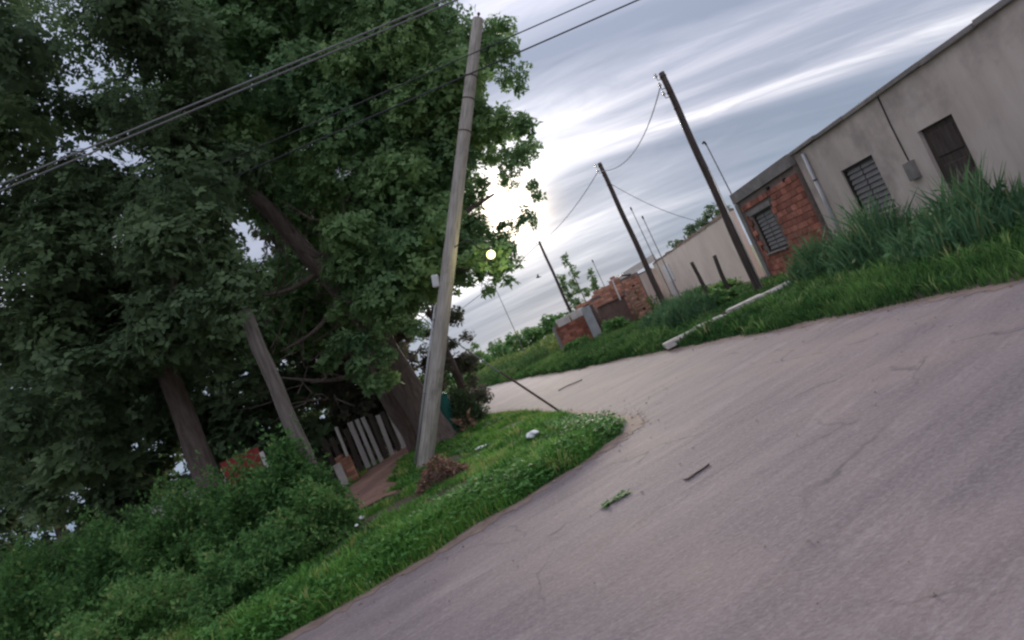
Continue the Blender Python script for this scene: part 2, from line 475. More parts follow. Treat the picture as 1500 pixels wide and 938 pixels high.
# ------------------------------------------------------------------ ground
LEFT_POLY = [(0.84, 7.8), (1.0, 8.4), (0.82, 9.2), (0.12, 12.4), (-1.28, 17.9), (-2.83, 22.5), (-6, 33), (-9.5, 45), (-16, 62), (-60, 62), (-60, -17),
             (-20, -1.2), (-10, 2.8), (-5.5, 4.6), (-3.08, 5.5), (-2.18, 5.85), (-1.29, 6.34), (-0.41, 6.88), (0.24, 7.3)]
RIGHT_POLY = [(5.2, 6.54), (4.8, 8.37), (4.08, 10.87), (3.15, 14.9), (2.3, 18.5), (1.08, 22.7), (-0.3, 30), (-2.2, 37), (-5.3, 48), (-10.5, 62), (60, 62), (60, -20),
              (12, -20), (7.2, -3), (6.2, 2)]


def sdf(x, y, poly):
    """signed distance, positive inside"""
    x = np.asarray(x, float); y = np.asarray(y, float)
    d = np.full(x.shape, 1e9); ins = np.zeros(x.shape, bool)
    n = len(poly)
    for i in range(n):
        ax, ay = poly[i]; bx, by = poly[(i + 1) % n]
        ex, ey = bx - ax, by - ay
        t = np.clip(((x - ax) * ex + (y - ay) * ey) / (ex * ex + ey * ey), 0, 1)
        d = np.minimum(d, np.hypot(x - ax - t * ex, y - ay - t * ey))
        c = ((ay > y) != (by > y)) & (x < (bx - ax) * (y - ay) / (by - ay + 1e-12) + ax)
        ins ^= c
    return np.where(ins, d, -d)


def wob(x, y):
    return (0.05 * np.sin(2.3 * x + 1.1 * y) + 0.05 * np.sin(1.7 * y - 2.9 * x + 1) + 0.03 * np.sin(5.1 * x + 4.3 * y + 2) + 0.02 * np.sin(9.7 * x - 8.1 * y))


def bumpy(x, y):
    return 0.025 * np.sin(0.9 * x + 0.4 * y) * np.cos(0.8 * y + 0.5) + 0.015 * np.sin(2.7 * x) * np.sin(2.1 * y + 1) + 0.008 * np.sin(6 * x + 5 * y)


def height(x, y, poly):
    s = sdf(x, y, poly) + wob(x, y)
    t = np.clip((s + 0.1) / 0.8, 0, 1)
    return -0.05 + t * 0.17 + np.clip(s, 0, 1) * (bumpy(x, y) + 0.02)


def hl(x, y): return float(height(np.array([x]), np.array([y]), LEFT_POLY)[0])
def hr(x, y): return float(height(np.array([x]), np.array([y]), RIGHT_POLY)[0])


def verge(name, poly, bounds, step):
    xs = np.arange(bounds[0], bounds[1] + step, step); ys = np.arange(bounds[2], bounds[3] + step, step)
    X, Y = np.meshgrid(xs, ys, indexing='ij'); s = sdf(X, Y, poly); Z = height(X, Y, poly)
    nx, ny = X.shape; idx = np.arange(nx * ny).reshape(nx, ny)
    q = np.stack([idx[:-1, :-1], idx[1:, :-1], idx[1:, 1:], idx[:-1, 1:]], -1).reshape(-1, 4)
    ok = (s.ravel()[q] > -0.5).any(1); q = q[ok]
    used = np.unique(q); rm = np.full(nx * ny, -1); rm[used] = np.arange(len(used))
    V = np.stack([X, Y, Z], -1).reshape(-1, 3)[used]
    me = bpy.data.meshes.new(name); me.from_pydata(V.tolist(), [], rm[q].tolist()); me.update()
    me.polygons.foreach_set('use_smooth', [True] * len(me.polygons))
    return tag(link(name, me, 'soil'), kind='structure')


tag(MB().add([(-2000, -2000, -0.09), (2000, -2000, -0.09), (2000, 2000, -0.09), (-2000, 2000, -0.09)], [(0, 1, 2, 3)]).build('ground', 'far_ground'), kind='structure')
road = MB()
road.add([(-60, -40, 0), (30, -40, 0), (30, 8, 0), (6, 8, 0), (5.5, 15, 0), (-55, 15, 0), (-60, 8, 0)], [tuple(range(7))])
rl = [(-1, 15), (-3.5, 22.5), (-7, 33), (-10.5, 45), (-17, 62), (-24, 78)]
rr = [(5.5, 15), (2.3, 22.5), (0.5, 32), (-3, 45), (-9, 62), (-15, 78)]
for i in range(5):
    a, b, c, d = rl[i], rr[i], rr[i + 1], rl[i + 1]
    road.add([(*a, 0), (*b, 0), (*c, 0), (*d, 0)], [(0, 1, 2, 3)])
tag(road.build('road', 'road_surface'), kind='structure')
verge('grass_verge_left', LEFT_POLY, (-18, 1.6, 1, 30), 0.16)
verge('grass_verge_right', RIGHT_POLY, (-6, 12, -4, 50), 0.25)

# dirt path along the fence
pc = spline([(-3.7, 10.3, 0), (-4.15, 12.2, 0), (-4.55, 14.6, 0), (-4.6, 17.5, 0), (-4.3, 21, 0)], 8)
PATH = [(p.x, p.y) for p in pc]
pm = MB(); k = 6
rows = []
for i, p in enumerate(pc):
    t = (pc[min(i + 1, len(pc) - 1)] - pc[max(0, i - 1)]).normalized(); nrm = Vector((t.y, -t.x, 0))
    w = 0.72 + 0.1 * math.sin(i * 1.3)
    rows.append([p + nrm * (w * (j / k * 2 - 1)) for j in range(k + 1)])
vs = [(q.x, q.y, hl(q.x, q.y) + (0.025 if 0 < j < k else -0.01)) for r_ in rows for j, q in enumerate(r_)]
fs = [(i * (k + 1) + j, i * (k + 1) + j + 1, (i + 1) * (k + 1) + j + 1, (i + 1) * (k + 1) + j) for i in range(len(rows) - 1) for j in range(k)]
tag(pm.add(vs, fs).build('path', 'path_dirt', smooth=True), kind='structure')

# dusty rim where the verge meets the road
def rim(line, w_in, w_out, zz):
    mb = MB(); n = len(line)
    for i, p in enumerate(line):
        t = (line[min(i + 1, n - 1)] - line[max(i - 1, 0)]).normalized(); nr = Vector((t.y, -t.x, 0))
        a = w_out * random.uniform(0.15, 1.0)
        mb.v += [tuple(p - nr * w_in + Vector((0, 0, zz))), tuple(p + nr * a + Vector((0, 0, zz)))]
        if i: mb.f.append((2 * i - 2, 2 * i - 1, 2 * i + 1, 2 * i))
    return mb
mb = rim(spline([(-10, 2.8, 0), (-5.5, 4.6, 0), (-3.08, 5.5, 0), (-1.29, 6.34, 0), (0.24, 7.3, 0), (0.84, 7.8, 0), (1.02, 8.4, 0), (0.84, 9.2, 0), (0.12, 12.4, 0), (-1.28, 17.9, 0), (-2.83, 22.5, 0)], 22), 0.15, 0.20, 0.004)
tag(mb.build('dust_margin', 'dust_edge'), kind='structure')
mb = rim(list(reversed(spline([(5.2, 6.54, 0), (4.8, 8.37, 0), (4.08, 10.87, 0), (3.15, 14.9, 0), (2.3, 18.5, 0), (1.08, 22.7, 0), (-0.3, 30, 0), (-2.2, 37, 0)], 20))), 0.2, 0.25, 0.004)
tag(mb.build('dust_margin', 'dust_edge'), kind='structure')


# ------------------------------------------------------------------ grass
def path_dist(x, y):
    d = np.full(x.shape, 1e9)
    for px, py in PATH: d = np.minimum(d, np.hypot(x - px, y - py))
    return d


def blades(n, bounds, poly, hgt, wid, tint, margin=0.12, far=6.0, keep=None, lean=0.5, zfun=None):
    x = rng.uniform(bounds[0], bounds[1], n); y = rng.uniform(bounds[2], bounds[3], n)
    dist = np.hypot(x, y)
    ok = rng.random(n) < np.clip((far / dist) ** 1.3, 0.02, 1)
    x, y, dist = x[ok], y[ok], dist[ok]
    s = sdf(x, y, poly) + wob(x, y); ok = s > margin * rng.uniform(0.2, 1.3, len(x))
    if keep is not None: ok &= keep(x, y)
    x, y, dist, s = x[ok], y[ok], dist[ok], s[ok]
    n = len(x); z = height(x, y, poly) - 0.015
    patch = np.clip(0.5 + 0.35 * np.sin(1.3 * x + 0.7 * y) * np.sin(0.9 * y - 0.6 * x + 2) + 0.25 * np.sin(3.1 * x + 2.2) * np.sin(2.6 * y), 0, 1)
    h = rng.uniform(hgt[0], hgt[1], n) * (0.55 + 0.7 * patch)
    w = wid * np.clip(dist / 7.0, 0.8, 3.0) * rng.uniform(0.7, 1.4, n)
    th = rng.uniform(0, 2 * math.pi, n); ph = rng.uniform(0, 2 * math.pi, n); ln = rng.uniform(0.1, lean, n) * h
    p = np.stack([x, y, z], 1); sd = np.stack([np.cos(th), np.sin(th), 0 * th], 1) * w[:, None] * 0.5
    ld = np.stack([np.cos(ph), np.sin(ph), 0 * ph], 1)
    m_ = p + ld * ln[:, None] * 0.35 + np.array([0, 0, 1.0]) * h[:, None] * 0.6
    tp = p + ld * ln[:, None] + np.array([0, 0, 1.0]) * h[:, None]
    V = np.concatenate([np.stack([p - sd, p + sd, m_ + sd * 0.8, m_ - sd * 0.8], 1), np.stack([m_ - sd * 0.8, m_ + sd * 0.8, tp + sd * 0.1, tp - sd * 0.1], 1)])
    t = tint[0] + (patch - 0.5) * tint[2] + rng.normal(0, tint[1], n)
    return V, np.concatenate([t, t])


def bare(x, y):
    b = np.sin(1.9 * x + 0.8) * np.sin(1.6 * y + 0.3) + 0.6 * np.sin(3.7 * x - 2.1 * y)
    spot = np.minimum.reduce([np.hypot((x + 2.75) / 0.55, (y - 8.9) / 0.55), np.hypot((x + 3.3) / 0.5, (y - 10.3) / 0.4), np.hypot((x + 1.8) / 0.45, (y - 8.2) / 0.35), np.hypot((x + 2.3) / 0.4, (y - 11.2) / 0.7), np.hypot((x + 0.9) / 0.4, (y - 12.4) / 0.5)])
    return (path_dist(x, y) > 0.66 + 0.12 * np.sin(5 * y)) & ((b < 0.75) | (rng.random(x.shape) < 0.28)) & ((spot > 1) | (rng.random(x.shape) < 0.12))


V, t = blades(520000, (-9, 1.3, 4, 19), LEFT_POLY, (0.02, 0.10), 0.010, (0.52, 0.17, 0.9), keep=bare)
V2, t2 = blades(90000, (-4.5, 1.3, 4.5, 8.5), LEFT_POLY, (0.05, 0.15), 0.011, (0.45, 0.18, 0.7), far=9,
                keep=lambda x, y: (sdf(x, y, LEFT_POLY) < 0.75 + 0.3 * np.sin(2 * x)) & (x < 0.4))


def tufts(nt, bounds, poly, per, spread, hgt, wid, tint, keep=None):
    """separate clumps of longer blades fanning out of one root"""
    x = rng.uniform(bounds[0], bounds[1], nt); y = rng.uniform(bounds[2], bounds[3], nt)
    ok = sdf(x, y, poly) + wob(x, y) > 0.16
    if keep is not None: ok &= keep(x, y)
    x, y = x[ok], y[ok]; nt = len(x)
    hs = rng.uniform(0.6, 1.3, nt); tt = rng.normal(tint[0], tint[1], nt)
    X = np.repeat(x, per) + rng.normal(0, spread, nt * per); Y = np.repeat(y, per) + rng.normal(0, spread, nt * per)
    n = nt * per; Z = height(X, Y, poly) - 0.02
    h = rng.uniform(hgt[0], hgt[1], n) * np.repeat(hs, per); ph = np.arctan2(Y - np.repeat(y, per), X - np.repeat(x, per)) + rng.normal(0, 0.5, n)
    ln = rng.uniform(0.2, 0.9, n) * h; w = wid * np.clip(np.hypot(X, Y) / 7, 0.8, 3) * rng.uniform(0.7, 1.3, n); th = ph + math.pi / 2
    p = np.stack([X, Y, Z], 1); sd = np.stack([np.cos(th), np.sin(th), 0 * th], 1) * w[:, None] * 0.5; ld = np.stack([np.cos(ph), np.sin(ph), 0 * ph], 1)
    m_ = p + ld * ln[:, None] * 0.4 + np.array([0, 0, 1.0]) * h[:, None] * 0.65
    tp = p + ld * ln[:, None] + np.array([0, 0, 1.0]) * h[:, None] * 0.9
    V = np.concatenate([np.stack([p - sd, p + sd, m_ + sd * 0.8, m_ - sd * 0.8], 1), np.stack([m_ - sd * 0.8, m_ + sd * 0.8, tp + sd * 0.1, tp - sd * 0.1], 1)])
    t_ = np.repeat(tt, per) + rng.normal(0, 0.1, n)
    return V, np.concatenate([t_, t_])


V3, t3 = tufts(2200, (-6, 1.0, 4.5, 16), LEFT_POLY, 26, 0.05, (0.06, 0.16), 0.010, (0.52, 0.25), keep=bare)
V4, t4 = tufts(900, (-6, 0.3, 4, 9), LEFT_POLY, 34, 0.06, (0.08, 0.22), 0.012, (0.55, 0.24), keep=lambda x, y: sdf(x, y, LEFT_POLY) < 0.9 + 0.4 * np.sin(1.7 * x))
g = big_mesh('grass', np.concatenate([V, V2, V3, V4]), 4, np.concatenate([t, t2, t3, t4]), 'grass_blade')
tag(g, 'short bright green grass on the verge around the leaning pole', 'grass', kind='stuff')
V, t = blades(900000, (-6, 9, 4, 46), RIGHT_POLY, (0.05, 0.20), 0.011, (0.24, 0.16, 0.6), far=11)
V2, t2 = blades(130000, (-4, 5.5, 24, 46), RIGHT_POLY, (0.1, 0.4), 0.016, (0.38, 0.2, 0.6), far=20)
V3, t3 = tufts(2600, (0, 8.5, 6, 32), RIGHT_POLY, 22, 0.06, (0.10, 0.30), 0.012, (0.34, 0.28))
g = big_mesh('grass', np.concatenate([V, V2, V3]), 4, np.concatenate([t, t2, t3]), 'verge_grass')
tag(g, 'green roadside grass below the houses and brick walls', 'grass', kind='stuff')


def weeds(n, bounds, poly, size, hz, tint, keep=None, margin=0.1):
    """low broad-leaved plants: small rosettes hugging the ground"""
    x = rng.uniform(bounds[0], bounds[1], n); y = rng.uniform(bounds[2], bounds[3], n)
    s = sdf(x, y, poly) + wob(x, y); ok = (s > margin)
    if keep is not None: ok &= keep(x, y, s)
    x, y = x[ok], y[ok]; n = len(x)
    z = height(x, y, poly) + rng.uniform(0.0, hz, n)
    P, D, NN, LL, T = [], [], [], [], []
    ct = rng.normal(tint, 0.18, n)
    for k in range(5):
        th = rng.uniform(0, 2 * math.pi, n); el = rng.uniform(0.05, 0.9, n)
        d = np.stack([np.cos(th) * np.cos(el), np.sin(th) * np.cos(el), np.sin(el)], 1)
        P.append(np.stack([x, y, z], 1)); D.append(d)
        up_ = np.array([0, 0, 1.0]) - d * d[:, 2:3]
        NN.append(unit(up_)); LL.append(size * rng.uniform(0.6, 1.4, n)); T.append(ct + rng.normal(0, 0.08, n))
    P, D, NN, LL, T = (np.concatenate(q) for q in (P, D, NN, LL, T))
    return kites(P, D, NN, LL, LL * 0.6), T


V, T = weeds(26000, (-9, 1.0, 3, 10), LEFT_POLY, 0.05, 0.13, 0.42, keep=lambda x, y, s: s < 0.9 + 0.3 * np.sin(3 * x))
V2, T2 = weeds(26000, (-9, 0.9, 4, 16), LEFT_POLY, 0.042, 0.06, 0.42, keep=lambda x, y, s: bare(x, y) & (np.sin(1.1 * x + 2) * np.sin(0.9 * y) > -0.3) & (path_dist(x, y) > 0.72))
tag(big_mesh('ground_cover', np.concatenate([V, V2]), 4, np.concatenate([T, T2]), 'weed_leaf'), 'low broad-leaved weeds along the near verge edge', 'weeds', kind='stuff')

# tall weeds of the open field beyond the brick wall
n = 60000
x = rng.uniform(-16, 9, n); y = rng.uniform(35, 66, n); s = sdf(x, y, RIGHT_POLY)
ok = (s > 0.6) & ((y > 38) | (x < 1.2)); x, y, s = x[ok], y[ok], s[ok]; n = len(x)
hp = 0.5 + 0.85 * np.clip(s / 4, 0, 1) * (0.6 + 0.5 * np.sin(0.7 * x) * np.sin(0.5 * y + 1))
o = unit(rng.normal(size=(n, 3)) + np.array([0, 0, 0.7])); nn = unit(np.cross(o, rng.normal(size=(n, 3))))
P = np.stack([x, y, rng.random(n) * hp + 0.05], 1)
tn = 0.35 + 0.3 * np.sin(0.8 * x + 0.3 * y) + rng.normal(0, 0.15, n) + np.where((np.hypot(x - 2, (y - 46) / 2.5) < 2.2), 0.4, 0)
tag(big_mesh('field_weeds', kites(P, o, nn, rng.uniform(0.15, 0.4, n), rng.uniform(0.06, 0.16, n)), 4, tn, 'field_weed'),
    'tall yellowish green weeds of the open field beyond the brick wall', 'weeds', kind='stuff')


# ------------------------------------------------------------------ trees
def limb(mb, pts, rad, n=6, seg=9, rough=0.0):
    P = spline(pts, n); Rr = lerp_r(rad, n)
    if rough:
        P = [p + Vector((random.uniform(-1, 1), random.uniform(-1, 1), 0)) * r_ * rough for p, r_ in zip(P, Rr)]
    return mb.tube(P, Rr, seg)


def cloud_of(n, c, r, rad, seed):
    rs = random.Random(seed); out = []
    while len(out) < n:
        p = [rs.uniform(-1, 1) for _ in range(3)]
        if p[0] ** 2 + p[1] ** 2 + p[2] ** 2 > 1: continue
        out.append((c[0] + p[0] * r[0], c[1] + p[1] * r[1], c[2] + p[2] * r[2], rs.uniform(*rad)))
    return out


MAIN = [(1.61, 14.75, 9.89, 0.3), (1.81, 14.5, 9.21, 0.26), (2.54, 15.05, 9.26, 0.34), (2.85, 14.59, 8.98, 0.23), (2.47, 14.43, 8.41, 0.36), (2.75, 15.06, 7.93, 0.29), (2.02, 16.04, 9.14, 0.55), (2.53, 15.82, 8.34, 0.29), (1.52, 15.75, 8.4, 0.45), (1.78, 14.72, 6.87, 0.42), (2.29, 15.32, 6.73, 0.33), (2.09, 14.83, 6.01, 0.29), (1.34, 14.63, 6.71, 0.43), (1.61, 14.5, 5.85, 0.38), (1.33, 14.71, 7.32, 0.33), (1.47, 16.06, 5.84, 0.29), (1.23, 15.87, 6.5, 0.25), (1.97, 15.83, 5.38, 0.16), (1.99, 15.82, 5.07, 0.13), (1.34, 14.67, 4.43, 0.2), (1.48, 14.89, 4.24, 0.12), (0.95, 15.49, 4.41, 0.16), (0.31, 15.69, 5.65, 0.32), (0.2, 15.92, 4.99, 0.4), (0.54, 15.97, 4.29, 0.27), (-0.27, 14.46, 4.15, 0.39), (0.15, 15.45, 3.84, 0.3), (0.69, 15.58, 3.62, 0.19), (-0.34, 15.26, 3.65, 0.21), (0.31, 14.64, 3.14, 0.15), (-0.24, 15.2, 3.21, 0.16), (-0.78, 14.47, 3.83, 0.3), (0.36, 16.08, 4.65, 0.29), (0.59, 15.94, 3.98, 0.25), (-0.01, 15.34, 4.14, 0.31), (0.13, 14.87, 3.51, 0.22), (0.82, 16.03, 4.7, 0.16), (0.03, 15.39, 4.95, 0.35), (2.72, 15.98, 7.96, 0.16), (0.73, 15.91, 5.97, 0.22), (0.75, 15.27, 6.55, 0.24), (2.12, 15.09, 9.18, 0.24), (-1.27, 13.67, 9.15, 0.75), (-4.13, 14.14, 12.12, 0.64), (-4.52, 15.45, 10.27, 0.91), (-2.04, 15.01, 11.25, 0.8), (-1.81, 14.2, 12.27, 0.74), (-0.47, 15.18, 11.44, 0.87), (-5.27, 16.89, 8.41, 0.83), (-0.83, 14.41, 7.23, 0.78), (-3.47, 13.42, 11.1, 0.62), (-4.95, 15.16, 11.25, 0.86), (-2.33, 13.65, 3.98, 0.79), (-2.54, 13.28, 5.49, 0.61), (-2.84, 15.09, 13.5, 0.93), (-1.36, 14.87, 13.33, 0.86), (0.34, 13.45, 9.04, 0.85), (-2.22, 13.6, 13.21, 0.78), (-2.77, 14.05, 14.25, 0.88), (0.42, 14.12, 11.8, 0.76), (-5.56, 14.79, 10.52, 0.76), (-4.12, 14.8, 11.27, 0.75), (0.15, 13.95, 7.9, 0.69), (0.62, 14.54, 7.19, 0.86), (0.05, 14.78, 6.52, 0.88), (-1.14, 14.08, 5.83, 0.79), (-0.7, 13.51, 12.48, 0.62), (-1.13, 15.13, 4, 0.71), (-5.16, 17.38, 9.71, 0.9), (-1.92, 14.1, 6.83, 0.77), (-1.57, 13.89, 7.88, 0.63), (-0.35, 13.83, 9.92, 0.73), (-0.5, 13.84, 5.16, 0.63), (-2.9, 15.4, 9.61, 0.83), (-1.55, 13.8, 8.71, 0.65), (-4.79, 14.94, 12.22, 0.74), (-0.41, 13.73, 7.79, 0.63), (-1.61, 14.86, 10.51, 0.8), (-5.42, 13.37, 8.86, 0.62), (-3.3, 13.75, 13.23, 0.83), (-3.39, 14.52, 7.29, 0.81), (1.22, 14.35, 9.04, 0.88), (-5.32, 14.01, 8.69, 0.67), (-3.1, 15.35, 12.45, 0.96), (-1.42, 15.28, 5.53, 0.73), (-2.08, 14.64, 6.39, 0.88), (-3.76, 15.43, 9.13, 0.88), (-2.93, 15.37, 11.15, 0.74), (0.88, 13.37, 9.58, 0.75), (-1.47, 15.44, 7.91, 0.83), (-3.8, 13.55, 12.34, 0.62), (-0.75, 13.8, 12.01, 0.63), (-2.63, 13.93, 7.01, 0.75), (-0.2, 14.76, 7.4, 0.78), (-2.78, 13.95, 4.88, 0.82), (-1.4, 14.11, 4.35, 0.82), (-1.87, 14.03, 4.86, 0.74), (-3.4, 14.28, 10.15, 0.69), (-2.07, 13.57, 8.28, 0.7), (-3.45, 14.27, 12.66, 0.73), (-3.24, 14.24, 14.97, 0.79), (-5.56, 16.59, 9.19, 0.98), (-3.52, 15.29, 11.89, 0.74), (-1.01, 13.71, 11.06, 0.63), (-3.32, 15.27, 8.24, 0.8), (-1.45, 13.86, 13.18, 0.65), (1.37, 15.05, 10.01, 0.86), (0.37, 13.86, 10.17, 0.86), (-0.16, 14.81, 12.13, 0.91), (1.07, 14.65, 11.06, 0.9), (-0.53, 14.48, 9.26, 0.77), (-4.19, 15.2, 14.78, 0.75), (-3.63, 15.36, 9.72, 0.82), (-2.72, 14.26, 11.05, 0.77), (1.07, 13.75, 7.98, 0.79), (-3.97, 16.92, 7.5, 0.86), (-2.02, 14.7, 11.98, 0.9), (-0.48, 15.2, 6.37, 0.75), (-2.21, 14.59, 9.62, 0.88), (-2.7, 15.26, 6.89, 0.72), (0.29, 13.69, 10.79, 0.68), (-4.81, 17.2, 8.02, 0.82), (-0.86, 13.67, 6.33, 0.65), (-5.24, 14.93, 9.87, 0.94), (-0.77, 14.06, 4.5, 0.65), (-2.25, 13.6, 7.55, 0.8), (-2.01, 14.24, 13.08, 0.76), (0.44, 15.14, 9.3, 0.81), (-1.23, 14.67, 10.93, 0.79), (-0.2, 15.02, 13.18, 0.81), (-1.43, 13.92, 6.43, 0.82), (-4.79, 13.42, 10.62, 0.82), (-1.92, 14.85, 4.08, 0.69), (-1, 15.04, 8.67, 0.93), (-4.71, 17.2, 8.87, 0.87), (-1.08, 15.01, 9.26, 0.87), (-4.23, 13.79, 8.68, 0.87), (-1.92, 14.17, 5.53, 0.8), (-2.66, 13.31, 9.17, 0.74), (-0.28, 14.8, 8.86, 0.7), (1.17, 15.38, 12.18, 0.71), (-4.04, 13.37, 9.65, 0.79), (-3.39, 14.33, 14.34, 0.68), (-2.08, 13.41, 9.58, 0.68), (-0.73, 13.79, 9.43, 0.76), (0.82, 14.31, 7.73, 0.85), (-3.11, 14.82, 12.68, 0.7), (-1.26, 14.39, 12.11, 0.91), (-2.39, 14.24, 12.08, 0.7), (-2.71, 13.57, 5.52, 0.52), (-2.27, 13.89, 5.56, 0.47), (-3.04, 13.65, 4.99, 0.47), (-2.28, 13.72, 4.83, 0.53), (-1.55, 13.23, 4.68, 0.51), (-1.31, 13.25, 4.08, 0.45), (-3.25, 13.34, 3.11, 0.36), (-3, 13.54, 2.66, 0.34), (-3.55, 13.31, 2.58, 0.3), (-2.82, 13.54, 3.26, 0.34), (-2, 13.99, 3.61, 0.41), (-2.25, 14.07, 4.08, 0.42), (-0.67, 13.27, 4.8, 0.45), (-3.54, 14.03, 4.13, 0.41), (-2.79, 13.26, 3.74, 0.42), (-2.42, 13.63, 3.26, 0.4), (-3.68, 13.38, 3.3, 0.33), (-3.44, 13.5, 2.19, 0.28), (-3.09, 14.02, 4.36, 0.41), (-2.07, 13.69, 2.93, 0.34), (-4.24, 13.7, 3.04, 0.28), (-3.19, 14.07, 2.13, 0.26), (-1.89, 17.46, 11.39, 1.1), (-1.76, 17.39, 6.47, 1.1), (-0.29, 17.63, 9.39, 1.22), (-4.12, 17.52, 7.99, 1.29), (-3.88, 17.42, 10.91, 1.13), (-2.22, 17.68, 4.62, 1.16), (1.19, 17.93, 13.18, 1.16), (-4.84, 17.19, 13.41, 1.27), (-0.78, 17.38, 5.22, 1.27), (-1.41, 18.12, 14.2, 1.33), (-3.19, 17.94, 12.66, 1.34), (-5.42, 17.43, 10.93, 1.3), (-0.18, 17.89, 11.42, 1.26), (-1.59, 17.26, 8.37, 1.13), (-5.06, 17.73, 9.52, 1.33), (-3.45, 17.86, 14.3, 1.31), (1.36, 18.24, 10.51, 1.36), (-0.22, 17.44, 6.66, 1.1), (0.58, 18.1, 8.22, 1.3), (-2.6, 17.67, 10, 1.25), (-2.61, 17.88, 15.76, 1.19), (-3.47, 18.21, 5.87, 1.17), (-6.79, 17.96, 9.93, 1.31), (-4.28, 17.34, 15.24, 1.16)]

tree = empty('broadleaf_tree', (-3.0, 15.6, 0), 'huge dark green broadleaf tree rising behind the leaning pole', 'tree')
mb = MB()
limb(mb, [(-2.95, 15.6, -0.2), (-3.0, 15.6, 0.12), (-3.02, 15.6, 0.6), (-3.15, 15.55, 1.6), (-3.3, 15.5, 2.7), (-3.35, 15.4, 3.6)], [0.62, 0.54, 0.42, 0.38, 0.36, 0.33], 6, 14, 0.04)
mb.build('trunk', 'bark', tree, True)
mb = MB(); limb(mb, [(-3.7, 16.6, -0.2), (-3.75, 16.55, 0.6), (-3.9, 16.4, 1.8), (-3.7, 16.2, 3.2), (-3.3, 16.0, 5.0)], [0.36, 0.3, 0.27, 0.24, 0.16], 6, 12, 0.04)
mb.build('trunk', 'bark', tree, True)
for pts, rad in [
    ([(-3.35, 15.4, 3.4), (-3.45, 14.7, 4.2), (-3.85, 14.4, 5.6), (-4.35, 14.3, 7.2), (-5.2, 14.4, 8.8)], [0.30, 0.25, 0.22, 0.19, 0.10]),
    ([(-3.35, 15.4, 3.3), (-2.7, 15.5, 4.6), (-1.8, 15.5, 6.2), (-0.6, 15.4, 8.2), (0.8, 15.4, 10.2)], [0.30, 0.25, 0.2, 0.14, 0.06]),
    ([(-2.9, 15.5, 4.2), (-1.7, 15.2, 4.8), (-0.4, 15.2, 5.2), (0.9, 15.2, 5.4)], [0.18, 0.13, 0.09, 0.03]),
    ([(-1.8, 15.5, 6.2), (-0.4, 15.3, 6.9), (0.9, 15.3, 7.2), (1.8, 15.3, 7.0)], [0.14, 0.1, 0.07, 0.03]),
    ([(-3.4, 15.5, 3.6), (-3.2, 15.8, 6), (-2.8, 16, 8.5), (-1.9, 16, 11)], [0.25, 0.2, 0.15, 0.06]),
    ([(-2.7, 15.4, 4.4), (-1.6, 15.0, 4.1), (-0.6, 14.2, 3.8), (0.1, 12.9, 3.55)], [0.12, 0.08, 0.05, 0.02]),
    ([(-3.8, 14.45, 5.2), (-4.6, 14.0, 5.0), (-5.4, 13.6, 5.2)], [0.07, 0.05, 0.02]),
    ([(-3.55, 14.6, 4.5), (-4.3, 14.1, 3.9), (-5.2, 13.8, 3.7)], [0.06, 0.045, 0.02]),
    ([(-3.3, 15.3, 3.0), (-3.9, 14.6, 2.6), (-4.6, 14.2, 2.7), (-5.5, 13.8, 3.2)], [0.10, 0.07, 0.05, 0.02]),
]:
    mb = MB(); limb(mb, pts, rad, 6, 9, 0.06); mb.build('limb', 'bark', tree, True)
mb = MB()   # thin bare twigs inside the crown
for i in range(150):
    p = Vector((random.uniform(-6.2, -2.2), random.uniform(13.4, 16.5), random.uniform(2.2, 7)))
    d = Vector((random.uniform(-1, 1), random.uniform(-0.6, 0.3), random.uniform(-0.7, 0.7))).normalized() * random.uniform(0.4, 1.3)
    mb.tube([p, p + d * 0.5 + Vector((0, 0, random.uniform(-.1, .1))), p + d], [0.02, 0.014, 0.006], 4, False)
tag(mb.build('twigs', 'bark', tree), kind='stuff')
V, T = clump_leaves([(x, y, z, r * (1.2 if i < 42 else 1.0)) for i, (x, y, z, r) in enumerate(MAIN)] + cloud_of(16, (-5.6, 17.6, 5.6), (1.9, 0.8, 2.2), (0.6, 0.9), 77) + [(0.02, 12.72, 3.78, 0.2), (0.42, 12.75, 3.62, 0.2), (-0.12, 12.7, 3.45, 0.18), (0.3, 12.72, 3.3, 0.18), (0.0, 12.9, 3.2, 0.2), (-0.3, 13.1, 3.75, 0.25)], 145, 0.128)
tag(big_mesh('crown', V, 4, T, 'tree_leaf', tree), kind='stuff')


def tree_like(name, base, label, cat, trunk_pts, trunk_rad, clumps, leaf, bark='bark', ros=70, size=0.2, group=None, flat=0.85, limbs=()):
    t_ = empty(name, base, label, cat, group)
    mb = MB(); limb(mb, trunk_pts, trunk_rad, 5, 9, 0.05); mb.build('trunk', bark, t_, True)
    for pts, rad in limbs:
        mb = MB(); limb(mb, pts, rad, 5, 7, 0.05); mb.build('limb', bark, t_, True)
    V, T = clump_leaves(clumps, ros, size, flat=flat)
    tag(big_mesh('crown', V, 4, T, leaf, t_), kind='stuff')
    return t_


